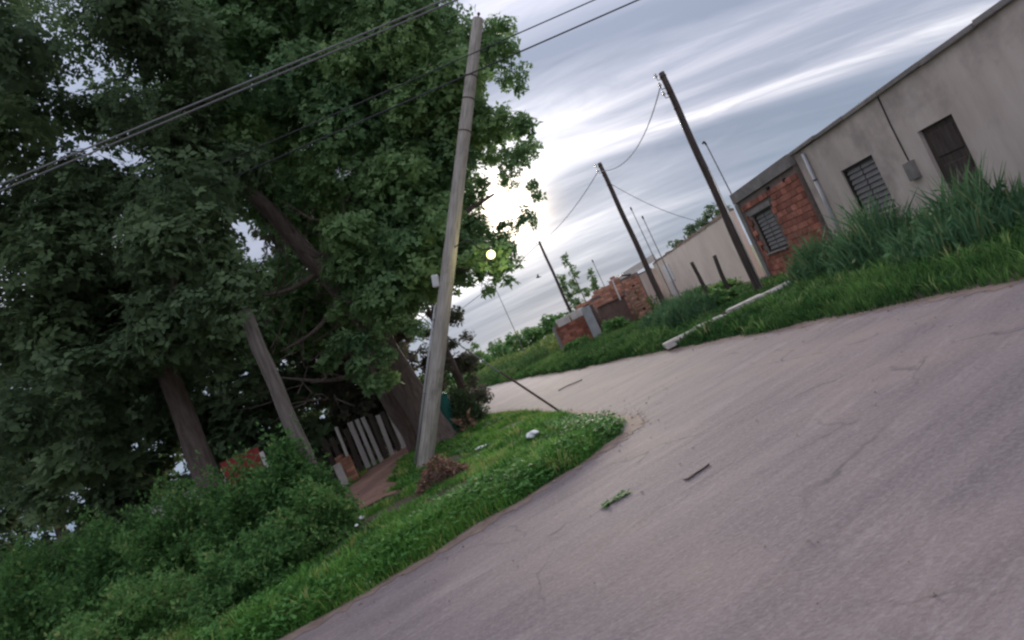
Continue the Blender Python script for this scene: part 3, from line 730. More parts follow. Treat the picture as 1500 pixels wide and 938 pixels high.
tree_like('broadleaf_tree', (-7.0, 12.4, 0), 'dark tree beyond the row of bushes with its crown over the straight post', 'tree',
          [(-7.0, 12.4, -0.1), (-7.05, 12.4, 2), (-7.0, 12.4, 4.5), (-7.2, 12.3, 8)], [0.3, 0.25, 0.2, 0.09],
          cloud_of(66, (-7.1, 12.0, 8.9), (3.6, 2.2, 4.4), (0.65, 1.0), 3) + cloud_of(30, (-8.3, 12.0, 4.6), (3.2, 1.6, 2.2), (0.5, 0.8), 5) + cloud_of(12, (-5.0, 10.2, 5.3), (1.0, 0.6, 1.3), (0.4, 0.6), 6) + [(-4.3, 9.9, 4.0, 0.45), (-4.0, 10.1, 4.5, 0.5), (-4.7, 9.8, 4.4, 0.45)], 'dark_leaf', 'bark', 110, 0.13,
          limbs=[([(-7.0, 12.4, 4.0), (-6, 11.6, 5), (-4.9, 10.5, 5.6)], [0.12, 0.08, 0.03]), ([(-7.0, 12.4, 5.2), (-8.5, 12, 7), (-9, 11.8, 9)], [0.12, 0.08, 0.03])])
mb = MB(); mb.tube([(-4.06 + 0.012 * math.sin(i_ * 1.7), 10, -0.2 + 4.2 * i_ / 12) for i_ in range(13)], [0.145 - 0.03 * i_ / 12 + random.uniform(-.004, .004) for i_ in range(13)], 12)
tag(mb.build('timber_post', 'smooth_bark', None, True), 'straight grey brown timber post rising out of the green bush', 'post')
# dark trees behind the fence
for i, (x, y, h_, w_, leaf, lab) in enumerate([
    (-5.6, 21.5, 9.4, 2.5, 'brown_leaf', 'shaded brownish tree with bare twigs behind the plank fence'),
    (-9.4, 19.5, 10.0, 2.8, 'dark_leaf', 'dense dark tree behind the red metal sheet'),
    (-13.4, 19.0, 9.4, 3.0, 'dark_leaf', 'dense dark tree beyond the row of bushes, away from the road'),
    (-8.0, 25.5, 8.8, 3.2, 'dark_leaf', 'tall dark tree behind the brownish twiggy tree'),
    (-17.5, 21.0, 9.0, 3.2, 'dark_leaf', 'dense dark tree at the end of the dark row away from the road'),
]):
    cl = cloud_of(44, (x, y, h_ * 0.55), (w_, w_ * 0.8, h_ * 0.45), (0.6, 0.95), 20 + i) + cloud_of(22, (x, y - 0.6, 1.3), (w_, 1.0, 0.8), (0.5, 0.8), 40 + i)
    tree_like('shade_tree', (x, y, 0), lab, 'tree', [(x, y, -0.1), (x + 0.1, y, h_ * 0.3), (x - 0.1, y, h_ * 0.7)], [0.24, 0.17, 0.07], cl, leaf, 'bark', 45, 0.24, 'dark trees behind the fence')
# conifer with brown foliage, right of the big trunk
cl = []
for i in range(34):
    h_ = random.uniform(0.5, 4.6); rr_ = 0.35 + 0.8 * math.sin(min(1, h_ / 2.6) * 1.57) * (1 - max(0, h_ - 3) / 2.4)
    a = random.uniform(0, 6.28)
    cl.append((-2.25 + math.cos(a) * rr_ * 0.75, 18.6 + math.sin(a) * rr_ * 0.75, h_, random.uniform(0.2, 0.36)))
tree_like('conifer_tree', (-2.25, 18.6, 0), 'brownish drying conifer between the broad trunk and the road', 'tree',
          [(-2.25, 18.6, -0.1), (-2.25, 18.6, 2), (-2.25, 18.6, 4.6)], [0.16, 0.12, 0.03], cl, 'brown_leaf', 'bark', 170, 0.12)


# ------------------------------------------------------------------ shrubs
def shrub(name, base, r, h_, leaf, size, n, label, cat='bush', group=None, stems=8, ratio=0.5, tint=0.5):
    t_ = empty(name, base, label, cat, group)
    mb = MB(); bx, by, bz = base
    for i in range(stems):
        a = random.uniform(0, 6.28); q = random.uniform(0.3, 0.85)
        mb.tube([(bx + math.cos(a) * 0.08, by + math.sin(a) * 0.08, bz - 0.05), (bx + math.cos(a) * r * q * 0.5, by + math.sin(a) * r * q * 0.5, bz + h_ * 0.45), (bx + math.cos(a) * r * q, by + math.sin(a) * r * q, bz + h_ * random.uniform(0.7, 0.9))], [0.018, 0.013, 0.005], 5, False)
    mb.build('stems', 'twig', t_)
    m_ = n
    o_ = unit(rng.normal(size=(m_, 3))); o_[:, 2] = np.abs(o_[:, 2]) * 1.0
    lump = 1 + 0.26 * np.sin(5 * o_[:, 0] + bx * 3) * np.sin(4 * o_[:, 1] + 2 * o_[:, 2] * 3 + by) + 0.16 * np.sin(11 * o_[:, 0] + by * 5) * np.sin(9 * o_[:, 2] + 8 * o_[:, 1]) + 0.25 * (rng.random(m_) > 0.93)
    rad = rng.random(m_) ** 0.4 * lump
    c = np.array(base) + o_ * rad[:, None] * np.array([r, r, h_]) + np.array([0, 0, 0.03])
    P, D, NN, LL, T = [], [], [], [], []
    ct = rng.normal(tint + random.uniform(-0.12, 0.12), 0.15, m_) + 0.3 * (lump - 1)
    for k in range(4):
        d = unit(o_ * 0.7 + rng.normal(size=(m_, 3)) * 0.6 + np.array([0, 0, 0.1])); nn = unit(np.cross(d, np.cross(np.array([0, 0, 1.0]) + rng.normal(size=(m_, 3)) * 0.4, d)))
        P.append(c); D.append(d); NN.append(nn); LL.append(size * rng.uniform(0.6, 1.35, m_)); T.append(ct + rng.normal(0, 0.1, m_))
    P, D, NN, LL, T = (np.concatenate(q) for q in (P, D, NN, LL, T))
    tag(big_mesh('foliage', kites(P, D, NN, LL, LL * ratio), 4, T, leaf, t_), kind='stuff')
    return t_


shrub('bush', (-4.15, 9.25, hl(-4.15, 9.25)), 0.62, 1.42, 'bush_leaf', 0.065, 9500, 'tall leafy green bush at the foot of the straight timber post')
shrub('bush', (-3.62, 8.5, hl(-3.62, 8.5)), 0.5, 0.7, 'bush_leaf', 0.06, 5500, 'small green bush at the near end of the dirt path')
shrub('bush', (-5.1, 9.5, hl(-5.1, 9.5)), 0.8, 1.4, 'bush_leaf', 0.065, 9500, 'green bush next to the tall one at the timber post')
shrub('bush', (-6.5, 10.0, hl(-6.5, 10.0)), 1.0, 1.45, 'bush_leaf', 0.07, 8500, 'green bush in front of the red metal sheet')
shrub('bush', (-8.0, 10.8, hl(-8, 10.8)), 1.2, 1.5, 'bush_leaf', 0.08, 8000, 'green bush second along the row from the timber post')
shrub('bush', (-10.2, 11.6, hl(-10.2, 11.6)), 1.3, 1.7, 'bush_leaf', 0.09, 7500, 'green bush farthest along the row from the dirt path')
shrub('bush', (-4.3, 7.6, hl(-4.3, 7.6)), 0.7, 0.6, 'bush_leaf', 0.06, 5000, 'low weedy bush on the verge in front of the taller bushes')
shrub('bush', (-6.0, 7.6, hl(-6.0, 7.6)), 0.9, 0.6, 'bush_leaf', 0.06, 5000, 'low spreading bush on the verge farther along from the path')
shrub('bush', (-2.25, 16.9, hl(-2.25, 16.9)), 0.5, 0.95, 'dark_leaf', 0.07, 3000, 'small dark bush beside the thick bark trunk')
# right-hand verge
def reeds(name, base, r_, h_, n, label, cat='weeds'):
    """a loose clump of tall upright blades and leafy stalks"""
    t_ = empty(name, base, label, cat)
    a = rng.uniform(0, 2 * math.pi, n); q = np.sqrt(rng.random(n)) * r_
    X, Y = base[0] + np.cos(a) * q, base[1] + np.sin(a) * q; Z = np.full(n, base[2] - 0.03)
    hh = h_ * rng.uniform(0.35, 1.1, n) * (1.1 - 0.55 * (q / r_) ** 2) * (0.8 + 0.3 * np.sin(3 * X + base[0]) * np.sin(2.4 * Y)); ph = rng.uniform(0, 6.28, n); ln = hh * rng.uniform(0.08, 0.5, n)
    w = rng.uniform(0.02, 0.045, n); th = rng.uniform(0, 6.28, n)
    p = np.stack([X, Y, Z], 1); sd = np.stack([np.cos(th), np.sin(th), 0 * th], 1) * w[:, None] / 2; ld = np.stack([np.cos(ph), np.sin(ph), 0 * ph], 1); u_ = np.array([0, 0, 1.0])
    m_ = p + ld * ln[:, None] * 0.35 + u_ * hh[:, None] * 0.65; tp = p + ld * ln[:, None] + u_ * hh[:, None]
    V = np.concatenate([np.stack([p - sd, p + sd, m_ + sd, m_ - sd], 1), np.stack([m_ - sd, m_ + sd, tp + sd * 0.1, tp - sd * 0.1], 1)])
    tt = rng.normal(0.45, 0.2, n)
    tag(big_mesh('blades', V, 4, np.concatenate([tt, tt]), 'reed_blade', t_), kind='stuff')
    k = n // 2; s_ = rng.integers(0, n, k); f_ = rng.uniform(0.3, 0.95, k)[:, None]
    P = p[s_] * (1 - f_) + tp[s_] * f_; d = unit(rng.normal(size=(k, 3)) + np.array([0, 0, 0.3])); nn = unit(np.cross(d, rng.normal(size=(k, 3))))
    tag(big_mesh('leaves', kites(P, d, nn, rng.uniform(0.08, 0.2, k), rng.uniform(0.03, 0.07, k)), 4, rng.normal(0.4, 0.2, k), 'reed_blade', t_), kind='stuff')


for (x, y, r_, h_, leaf, lab) in [
    (5.0, 18.2, 0.75, 0.95, 'reed_blade', 'blue green bushy weed clump in front of the pale wall, by the pale slab'),
    (5.3, 20.5, 0.8, 1.0, 'reed_blade', 'blue green bushy weed clump between the two wooden utility poles'),
    (5.3, 23.5, 0.8, 0.65, 'reed_blade', 'blue green weed clump nearest the corrugated sheet'),
    (6.0, 18.2, 0.5, 0.4, 'bush_leaf', 'small green bush behind the dark pole foot'),
    (7.6, 14.6, 0.9, 1.0, 'reed_blade', 'dark green bush under the brick house window'),
    (7.6, 12.4, 1.0, 1.15, 'reed_blade', 'dark green bush against the plastered house by its door'),
    (7.3, 9.8, 1.0, 1.0, 'reed_blade', 'dark green bush under the plastered house window'),
]:
    if leaf == 'reed_blade': reeds('weed_clump', (x, y, hr(x, y)), r_ * 1.15, h_ * 1.1, 1500, lab.replace('bush under', 'weeds under').replace('bush against', 'weeds against'))
    else: shrub('bush', (x, y, hr(x, y)), r_, h_, leaf, 0.12, 3600, lab)

for i, (x, y, r_, h_, leaf, lab) in enumerate([
    (4.6, 30.2, 0.7, 0.7, 'bush_leaf', 'green weed clump at the foot of the brown timber post'),
    (6.5, 27.0, 0.8, 0.75, 'reed_blade', 'blue green weed clump around the foot of the middle wooden pole'),
    (2.6, 31.8, 0.7, 0.45, 'bush_leaf', 'low green weed clump under the low red brick wall'),
    (8.6, 25.5, 0.7, 0.3, 'bush_leaf', 'green weed clump against the near end of the cream wall'),
    (8.9, 30.0, 0.9, 0.4, 'bush_leaf', 'green weed clump against the middle of the cream wall'),
]):
    if leaf == 'reed_blade': reeds('weed_clump', (x, y, hr(x, y)), r_ * 1.15, h_ * 1.1, 1200, lab)
    else: shrub('weed_clump', (x, y, hr(x, y)), r_, h_, leaf, 0.16, 2200, lab, 'weeds', ratio=0.4)

# far trees across the field
far_kind = ['low rounded far tree in the skyline row of the field', 'taller far tree in the skyline row of the field']
for i, (x, y, h_, w_) in enumerate([(-13.5, 78, 3.6, 2.2), (-10.2, 74, 3.5, 1.9), (-7.6, 70, 3.1, 1.7), (-5.2, 71, 3.4, 1.8), (-2.9, 69, 3.2, 1.5), (-0.9, 72, 3.9, 1.8), (1.2, 70, 3.5, 1.6), (3.2, 71, 4.3, 1.8), (5.6, 73, 3.6, 1.9), (8.2, 75, 3.4, 2.0), (-8.8, 96, 6.2, 3.6), (-4.0, 98, 5.6, 3.4)]):
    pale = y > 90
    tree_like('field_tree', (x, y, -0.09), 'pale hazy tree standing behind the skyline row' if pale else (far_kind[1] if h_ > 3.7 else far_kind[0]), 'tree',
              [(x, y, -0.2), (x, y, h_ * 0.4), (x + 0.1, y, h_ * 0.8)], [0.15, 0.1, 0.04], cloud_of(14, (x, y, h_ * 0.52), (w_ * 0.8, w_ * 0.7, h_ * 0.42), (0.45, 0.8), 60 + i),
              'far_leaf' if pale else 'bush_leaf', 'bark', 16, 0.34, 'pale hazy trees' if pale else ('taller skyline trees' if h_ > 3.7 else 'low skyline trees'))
# sparse saplings behind the ruined brick walls
for i, (x, y, h_, lab) in enumerate([(5.0, 40.5, 6.0, 'tallest sparse sapling rising behind the low brick wall'), (4.3, 41.5, 4.8, 'slim sparse sapling beside the far dark pole'), (6.2, 41.0, 4.4, 'small sparse sapling behind the sloping rust coloured roof')]):
    cl = [(x + random.uniform(-0.5, 0.6) * (1.1 - k / 16), y + random.uniform(-.4, .4), h_ * (0.38 + 0.62 * k / 16), 0.18 + 0.16 * random.random() * (1.2 - k / 16)) for k in range(17)]
    tree_like('sapling', (x, y, 0), lab, 'tree', [(x, y, -0.1), (x + .05, y, h_ * 0.5), (x, y, h_)], [0.05, 0.035, 0.01], cl, 'far_leaf', 'twig', 34, 0.22, 'saplings behind the brick walls')
# tree tops behind the long cream wall
for i, (x, y, h_, lab) in enumerate([(17.6, 47, 5.5, 'dark tree topping the cream wall next to the brick house'), (15.3, 48, 4.9, 'lower dark tree topping the cream wall farther from the brick house')]):
    tree_like('yard_tree', (x, y, 0), lab, 'tree', [(x, y, -0.1), (x, y, h_ * .5), (x, y, h_ * .9)], [0.2, 0.14, 0.05], cloud_of(18, (x, y, h_ - 1.4), (1.7, 1.2, 1.3), (0.4, 0.6), 90 + i), 'dark_leaf', 'bark', 30, 0.26, 'trees behind the cream wall')

# ------------------------------------------------------------------ leaning pole and its fittings
B, Tp = Vector((-3.15, 12.5, -0.35)), Vector((1.87, 12.0, 8.03))
ax = (Tp - B).normalized()
def on_pole(z): return B + (Tp - B) * ((z - B.z) / (Tp.z - B.z))
pole = empty('utility_pole', (on_pole(0.1).x, 12.48, 0.1), 'pale weathered utility pole leaning steeply over the grass corner', 'pole')
mb = MB(); n_ = 24
mb.tube([B + (Tp - B) * (i / n_) for i in range(n_ + 1)], [0.178 - 0.066 * i / n_ + random.uniform(-0.003, 0.003) for i in range(n_ + 1)], 14)
mb.build('shaft', 'pale_timber', pole, False)
def rad_at(z): return 0.178 - 0.066 * (z - B.z) / (Tp.z - B.z)
side = Vector((ax.z, 0, -ax.x)).normalized()     # across the pole, to the right and down
for z_ in (7.02, 6.62, 6.05):
    p = on_pole(z_); mb = MB(); mb.tube([p - ax * 0.012, p + ax * 0.012], rad_at(z_) + 0.006, 14); mb.build('band', 'rust_iron', pole)
mb = MB(); p = on_pole(8.0)
mb.tube([p + ax * 0.0, p + ax * 0.12], 0.02, 6); mb.ball(tuple(p + ax * 0.14), 0.035, 8, 6); mb.build('insulator_pin', 'rust_iron', pole)
mb = MB()
q0, q1 = on_pole(0.15), on_pole(2.95)
off = -side * 1.0 + Vector((0, -0.35, 0)); off.normalize()
mb.tube([q0 + off * (rad_at(0.15) + 0.03), q1 + off * (rad_at(2.95) + 0.03)], 0.024, 8); mb.build('conduit_pipe', 'conduit', pole, True)
for z_ in (1.4, 2.7):
    p = on_pole(z_) + off * (rad_at(z_) + 0.012); mb = MB(); mb.box(tuple(p), (0.09, 0.06, 0.03), tilt=(0, R(32)), bev=0.004); mb.build('clip', 'wire_grey', pole)
# meter box
p = on_pole(3.38) - side * (rad_at(3.4) + 0.075) + Vector((0, -0.03, 0))
mb = MB(); mb.box(tuple(p), (0.14, 0.12, 0.25), tilt=(0, R(14)), bev=0.01)
bx_ = mb.build('meter_box', 'white_plastic', pole)
mb = MB(); mb.box(tuple(p + Vector((0, -0.063, 0.0))), (0.11, 0.012, 0.21), tilt=(0, R(14)), bev=0.003); mb.build('lid', 'white_pvc', bx_)
# stay rod to the ground
mb = MB(); a_ = on_pole(2.5); e_ = Vector((0.14, 12.3, 0.02))
mb.tube([a_, a_ * 0.5 + e_ * 0.5 + Vector((0, 0, -0.02)), e_ + (a_ - e_) * 0.36], 0.013, 6); mb.build('stay_wire', 'wire_grey', pole)
mb = MB(); mb.tube([e_ + (a_ - e_) * 0.5, e_ - (a_ - e_) * 0.1], 0.024, 7); mb.build('stay_rod', 'rust_iron', pole)

# lit lamp on a bracket
lp = Vector((0.15, 12.12, 3.51)); at_ = on_pole(3.95)
lamp = empty('street_lamp', tuple(at_), 'small lit globe lamp on a thin bracket of the leaning pole', 'lamp')
mb = MB(); mb.tube(spline([at_ + Vector((0.08, -0.1, 0)), at_ + Vector((0.4, -0.16, 0.02)), lp + Vector((-0.16, 0, 0.2)), lp + Vector((0, 0, 0.13))], 6), 0.012, 6); mb.build('bracket', 'frame_dark', lamp)
mb = MB(); mb.tube([lp + Vector((0, 0, 0.14)), lp + Vector((0, 0, 0.085))], [0.035, 0.05], 10); mb.build('socket', 'frame_dark', lamp)
mb = MB(); mb.ball(tuple(lp), 0.092, 16, 10); mb.build('globe', 'lamp_glow', lamp, True)
ld = bpy.data.lights.new('lamp_light', 'POINT'); ld.energy = 45; ld.color = (1.0, 0.95, 0.45); ld.shadow_soft_size = 0.1
lo = bpy.data.objects.new('lamp_light', ld); COL.objects.link(lo); lo.location = lp + Vector((0, 0, 0)); lo.parent = lamp; lo.matrix_parent_inverse = lamp.matrix_basis.inverted()
MATS['lamp_glow'].use_fake_user = True


# ------------------------------------------------------------------ wooden poles on the right
def wood_pole(x, y, h_, r0, r1, z0, label, lean=(0, 0), pipe=False, arms=2):
    t_ = empty('utility_pole', (x, y, z0), label, 'pole')
    tp = Vector((x + lean[0], y + lean[1], h_)); bs_ = Vector((x, y, -0.3))
    P = [bs_ + (tp - bs_) * (i / 14) + Vector((math.sin(i * 1.1 + x) * 0.012, 0, 0)) for i in range(15)]
    mb = MB(); mb.tube(P, [r0 + (r1 - r0) * i / 14 for i in range(15)], 10); mb.build('shaft', 'dark_timber', t_, True)
    for k in range(arms):
        z_ = h_ - 0.2 - 0.28 * k; p = bs_ + (tp - bs_) * ((z_ + 0.3) / (h_ + 0.3))
        mb = MB(); mb.tube([p + Vector((-0.05, -0.05, 0)), p + Vector((-0.22, -0.1, 0)), p + Vector((-0.22, -0.1, 0.1))], 0.012, 6); b_ = mb.build('insulator_bracket', 'rust_iron', t_)
        mb = MB(); q = p + Vector((-0.22, -0.1, 0.1)); mb.tube([q, q + Vector((0, 0, .04)), q + Vector((0, 0, .06)), q + Vector((0, 0, .1))], [0.045, 0.05, 0.03, 0.035], 10); mb.build('insulator', 'porcelain', b_)
    for k in range(3):
        z_ = h_ - 0.12 - 0.5 * k; p = bs_ + (tp - bs_) * ((z_ + 0.3) / (h_ + 0.3))
        mb = MB(); mb.tube([p - Vector((0, 0, .02)), p + Vector((0, 0, .02))], r1 + 0.014, 10); mb.build('band', 'rust_iron', t_)
    if pipe:
        mb = MB(); mb.tube([(x + 0.06, y - r0 - 0.03, 0.2), (x + 0.06 + lean[0] * .6, y - r0 + 0.0, 4.0)], 0.022, 7); mb.build('conduit_pipe', 'white_pvc', t_, True)
    return t_


wood_pole(6.7, 17.0, 7.1, 0.13, 0.085, hr(6.7, 17), 'dark wooden utility pole with pale conduit in front of the brick house', lean=(0.1, 0), pipe=True, arms=3)
wood_pole(6.75, 28.0, 7.95, 0.15, 0.10, hr(6.75, 28), 'wooden utility pole standing before the cream wall end', arms=2)
wood_pole(3.65, 38.5, 7.3, 0.12, 0.08, hr(3.65, 38.5), 'far thin utility pole behind the low brick wall', arms=1)
for (x, y, h_, lab) in [(8.3, 32, 5.95, 'thin taller antenna mast by the low slab-roofed annex'), (8.75, 32.3, 5.3, 'thin shorter mast beside the taller antenna mast'), (6.6, 40.2, 4.9, 'slim bare mast behind the ruined brick wall'), (-0.1, 41, 6.0, 'very thin far wooden post beside the field')]:
    t_ = empty('mast', (x, y, hr(x, y)), lab, 'mast')
    mb = MB(); mb.tube([(x, y, -0.1), (x - 0.05, y, h_)], [0.03, 0.02], 6); mb.build('pipe', 'wire_grey', t_)
    mb = MB(); mb.tube([(x - 0.05, y, h_ - 0.12), (x - 0.05, y, h_ + 0.05)], 0.045, 8); mb.build('cap', 'frame_dark', t_)


# ------------------------------------------------------------------ wires
def wire(pts, r_, label, sag=0.0, m='wire_black', group=None):
    a_, b_ = Vector(pts[0]), Vector(pts[1]); n = 24
    P = [a_ + (b_ - a_) * (i / n) - Vector((0, 0, 4 * sag * (i / n) * (1 - i / n))) for i in range(n + 1)]
    mb = MB(); mb.tube(P, r_, 5)
    return tag(mb.build('overhead_wire', m), label, 'wire', group)


wire([(-14, 11.8, 7.45), (16, 11.2, 7.0)], 0.013, 'upper of two black wires crossing the head of the leaning pole', 0.05)
wire([(-14, 11.8, 7.1), (16, 11.2, 6.65)], 0.016, 'lower of two black wires crossing the head of the leaning pole', 0.05)
wire([(-14, 9.3, 7.5), (14, 8.7, 6.45)], 0.014, 'upper grey cable crossing before the big tree crown', 0.05, 'wire_grey', None)
wire([(-14, 9.3, 7.38), (14, 8.7, 6.42)], 0.014, 'lower grey cable crossing before the big tree crown', 0.05, 'wire_grey', None)
wire([(6.6, 16.9, 6.75), (6.55, 27.9, 7.6)], 0.016, 'sagging wire between the two nearer wooden poles', 0.75, 'wire_grey')
wire([(6.53, 27.9, 7.6), (3.45, 38.4, 7.1)], 0.018, 'wire from the middle wooden pole to the farthest one', 0.3, 'wire_grey')
wire([(3.45, 38.4, 7.1), (-12.0, 66, 7.0)], 0.025, 'wire leaving the farthest pole over the field', 0.5, 'wire_grey')
wire([(6.75, 27.9, 6.9), (10.45, 27.9, 3.1)], 0.013, 'service wire from the middle pole down to the cream wall', 0.4, 'wire_grey')


# ------------------------------------------------------------------ buildings
def brick_mesh(l, d, h_, name='brick_piece', bev=0.008):
    mb = MB(); mb.box((0, 0, 0), (l, d, h_), bev=bev); return mb.mesh(name)


def lay_bricks(parent, m, along, face, zrange, size, holes=(), axis='y', top=None, miss=0.0, proud=0.02):
    """courses of bricks on a wall face; axis: the world axis the wall runs along, face: the other coordinate"""
    l, h_ = size; me = brick_mesh(0.06 if axis == 'y' else l - 0.014, l - 0.014 if axis == 'y' else 0.06, h_ - 0.014)
    me.materials.append(MATS[m])
    half = brick_mesh(0.06 if axis == 'y' else l / 2 - 0.014, l / 2 - 0.014 if axis == 'y' else 0.06, h_ - 0.014); half.materials.append(MATS[m])
    z = zrange[0] + h_ / 2; row = 0
    pinv = (Matrix.Translation(parent.location)).inverted()
    while z + h_ / 2 <= zrange[1] + 0.001:
        a = along[0]
        first = row % 2 == 1
        while a < along[1] - l * 0.45:
            w = l / 2 if first or a + l > along[1] + 0.001 else l
            c = a + w / 2
            skip = any(h0 - w * 0.5 < c < h1 + w * 0.5 and g0 - h_ * 0.4 < z < g1 + h_ * 0.4 for h0, h1, g0, g1 in holes)
            if top is not None and z + h_ / 2 > top(c): skip = True
            if not skip and random.random() >= miss:
                o = bpy.data.objects.new('brick', half if w < l else me); COL.objects.link(o)
                o.parent = parent; o.matrix_parent_inverse = pinv
                j = random.uniform(-0.006, 0.008)
                o.location = (face - proud + j, c, z) if axis == 'y' else (c, face - proud + j, z)
            a += w; first = False
        z += h_; row += 1


def window(parent, x, y0, y1, z0, z1, bars=2, sill=True):
    """a window in a wall that faces -X, its frame set back in the opening"""
    cy, cz = (y0 + y1) / 2, (z0 + z1) / 2
    mb = MB()
    mb.box((x + 0.05, cy, z1 - 0.03), (0.07, y1 - y0, 0.06)); mb.box((x + 0.05, cy, z0 + 0.03), (0.07, y1 - y0, 0.06))
    mb.box((x + 0.05, y0 + 0.03, cz), (0.066, 0.06, z1 - z0 - 0.12)); mb.box((x + 0.05, y1 - 0.03, cz), (0.066, 0.06, z1 - z0 - 0.12))
    w = mb.build('window', 'frame_dark', parent)
    ww = (y1 - y0 - 0.12) / bars
    for k in range(bars):
        mb = MB(); n = 9
        for i in range(n):
            mb.box((x + 0.06, y0 + 0.06 + ww * (k + 0.5), z0 + 0.06 + (i + 0.5) * (z1 - z0 - 0.12) / n), (0.012, ww - 0.05, (z1 - z0 - 0.12) / n * 0.86), tilt=(0, R(18)))
        mb.build('shutter', 'shutter', w)
        mb = MB(); mb.box((x + 0.095, y0 + 0.06 + ww * (k + 0.5), cz), (0.01, ww, z1 - z0 - 0.12)); mb.build('pane', 'glass', w)
    if sill:
        mb = MB(); mb.box((x - 0.02, cy, z0 - 0.035), (0.2, y1 - y0 + 0.16, 0.06), bev=0.008); mb.build('sill', 'concrete', w)
    return w


def wall_y(mb, x, d, along, zr, holes):
    """a wall slab along Y at x..x+d with rectangular holes, made of butted blocks"""
    ys = sorted({along[0], along[1], *[h_[0] for h_ in holes], *[h_[1] for h_ in holes]})
    for a, b in zip(ys[:-1], ys[1:]):
        hs = [h_ for h_ in holes if h_[0] <= a and b <= h_[1]]
        if not hs: mb.box((x + d / 2, (a + b) / 2, (zr[0] + zr[1]) / 2), (d, b - a, zr[1] - zr[0]))
        else:
            h_ = hs[0]
            if h_[2] > zr[0]: mb.box((x + d / 2, (a + b) / 2, (zr[0] + h_[2]) / 2), (d, b - a, h_[2] - zr[0]))
            if h_[3] < zr[1]: mb.box((x + d / 2, (a + b) / 2, (zr[1] + h_[3]) / 2), (d, b - a, zr[1] - h_[3]))


# unplastered brick house
house = empty('brick_house', (8.8, 18.8, 0), 'unplastered red brick house with grey concrete beam behind the dark pole', 'house')
hole = [(18.75, 20.15, 1.05, 2.4)]
mb = MB(); wall_y(mb, 8.8, 0.16, (16.5, 20.72), (-0.1, 3.05), hole); mb.build('wall', 'mortar', house)
mb = MB(); mb.box((11.0, 20.86, 1.45), (4.0, 0.2, 3.2)); mb.box((11.0, 16.58, 1.45), (4.0, 0.14, 3.2)); mb.box((13.1, 18.7, 1.45), (0.16, 4.4, 3.2)); mb.build('side_wall', 'old_brick', house)
mb = MB(); mb.box((8.86, 20.86, 1.47), (0.26, 0.27, 3.14), bev=0.01); mb.build('column', 'concrete', house)
mb = MB(); mb.box((8.86, 18.74, 3.24), (0.28, 4.5, 0.37), bev=0.012); mb.build('beam', 'concrete', house)
mb = MB(); mb.box((8.84, 19.45, 2.5), (0.19, 1.75, 0.16), bev=0.008); mb.build('lintel', 'concrete', house)
mb = MB(); mb.box((11.1, 18.7, 3.16), (4.2, 4.3, 0.2)); mb.build('roof', 'concrete', house)
mb = MB(); mb.box((9.4, 19.4, 1.6), (0.05, 2.2, 2.4)); mb.build('dark_interior_sheet', 'dark_void', house)  # near-black sheet standing for the dark of the room behind the window
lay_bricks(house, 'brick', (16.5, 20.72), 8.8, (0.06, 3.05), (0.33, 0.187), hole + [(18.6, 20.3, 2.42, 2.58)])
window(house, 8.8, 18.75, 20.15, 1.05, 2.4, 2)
for i, (y_, z_) in enumerate(((17.2, 2.85), (18.3, 2.9))):
    mb = MB(); mb.box((8.765, y_, z_), (0.05, 0.12, 0.1)); mb.build('putlog_hole_shade', 'dark_void', house)  # solid block; the shade of a hole is put into its colour
mast = empty('service_mast', (8.95, 20.9, 3.4), 'thin service mast standing on the corner of the brick house', 'mast')
mb = MB(); mb.tube([(8.8, 20.9, 3.0), (8.72, 20.9, 5.4)], 0.022, 7); mb.build('pipe', 'wire_grey', mast)
mb = MB(); mb.tube(spline([(8.72, 20.9, 5.38), (8.68, 20.88, 5.5), (8.6, 20.85, 5.46)], 4), 0.035, 7); mb.build('weather_head', 'frame_dark', mast)

# plastered house beside it
ph = empty('plastered_house', (8.95, 10.5, 0), 'dull cream plastered house standing beside the brick house', 'house')
holes = [(13.5, 14.8, 1.0, 2.3), (11.0, 11.95, 0.1, 2.25), (7.7, 9.1, 1.0, 2.3), (5.2, 6.4, 1.0, 2.3)]
mb = MB(); wall_y(mb, 8.9, 0.2, (3.0, 16.42), (-0.1, 3.3), holes); mb.build('wall', 'house_plaster', ph)
mb = MB(); mb.box((11.1, 16.32, 1.55), (4.0, 0.2, 3.3)); mb.box((11.1, 3.1, 1.55), (4.0, 0.2, 3.3)); mb.box((13.2, 9.7, 1.55), (0.2, 13.4, 3.3)); mb.build('side_wall', 'house_plaster', ph)
for k in range(10):
    mb = MB(); mb.box((8.98 + random.uniform(-.012, .012), 3.0 + 1.345 * (k + 0.5), 3.36 + random.uniform(-.02, .02)), (0.32, 1.33, 0.11), tilt=(random.uniform(-.008, .008), 0), bev=0.015, jit=0.006); mb.build('parapet_slab', 'concrete', ph)
mb = MB(); mb.tube([(8.85, 15.9, 0.15), (8.85, 15.9, 3.2)], 0.045, 9); dp = mb.build('downpipe', 'zinc', ph, True)
for z_ in (0.8, 2.4):
    mb = MB(); mb.tube([(8.85, 15.9, z_), (8.85, 15.9, z_ + 0.04)], 0.056, 9); mb.build('clip', 'rust_iron', dp)
mb = MB(); mb.box((8.86, 12.5, 1.6), (0.1, 0.28, 0.4), bev=0.01); mb.build('meter_box', 'concrete', ph)
mb = MB(); mb.tube([(8.885, 12.5, 1.8), (8.885, 12.52, 2.6), (8.885, 12.5, 3.3)], 0.014, 6); mb.build('cable', 'wire_black', ph)
mb = MB(); mb.box((11.15, 9.7, 3.0), (4.0, 13.0, 0.2)); mb.build('roof', 'concrete', ph)
mb = MB(); mb.box((8.885, 9.7, 0.22), (0.05, 13.4, 0.46), bev=0.01)
mb.build('plinth', 'concrete', ph)
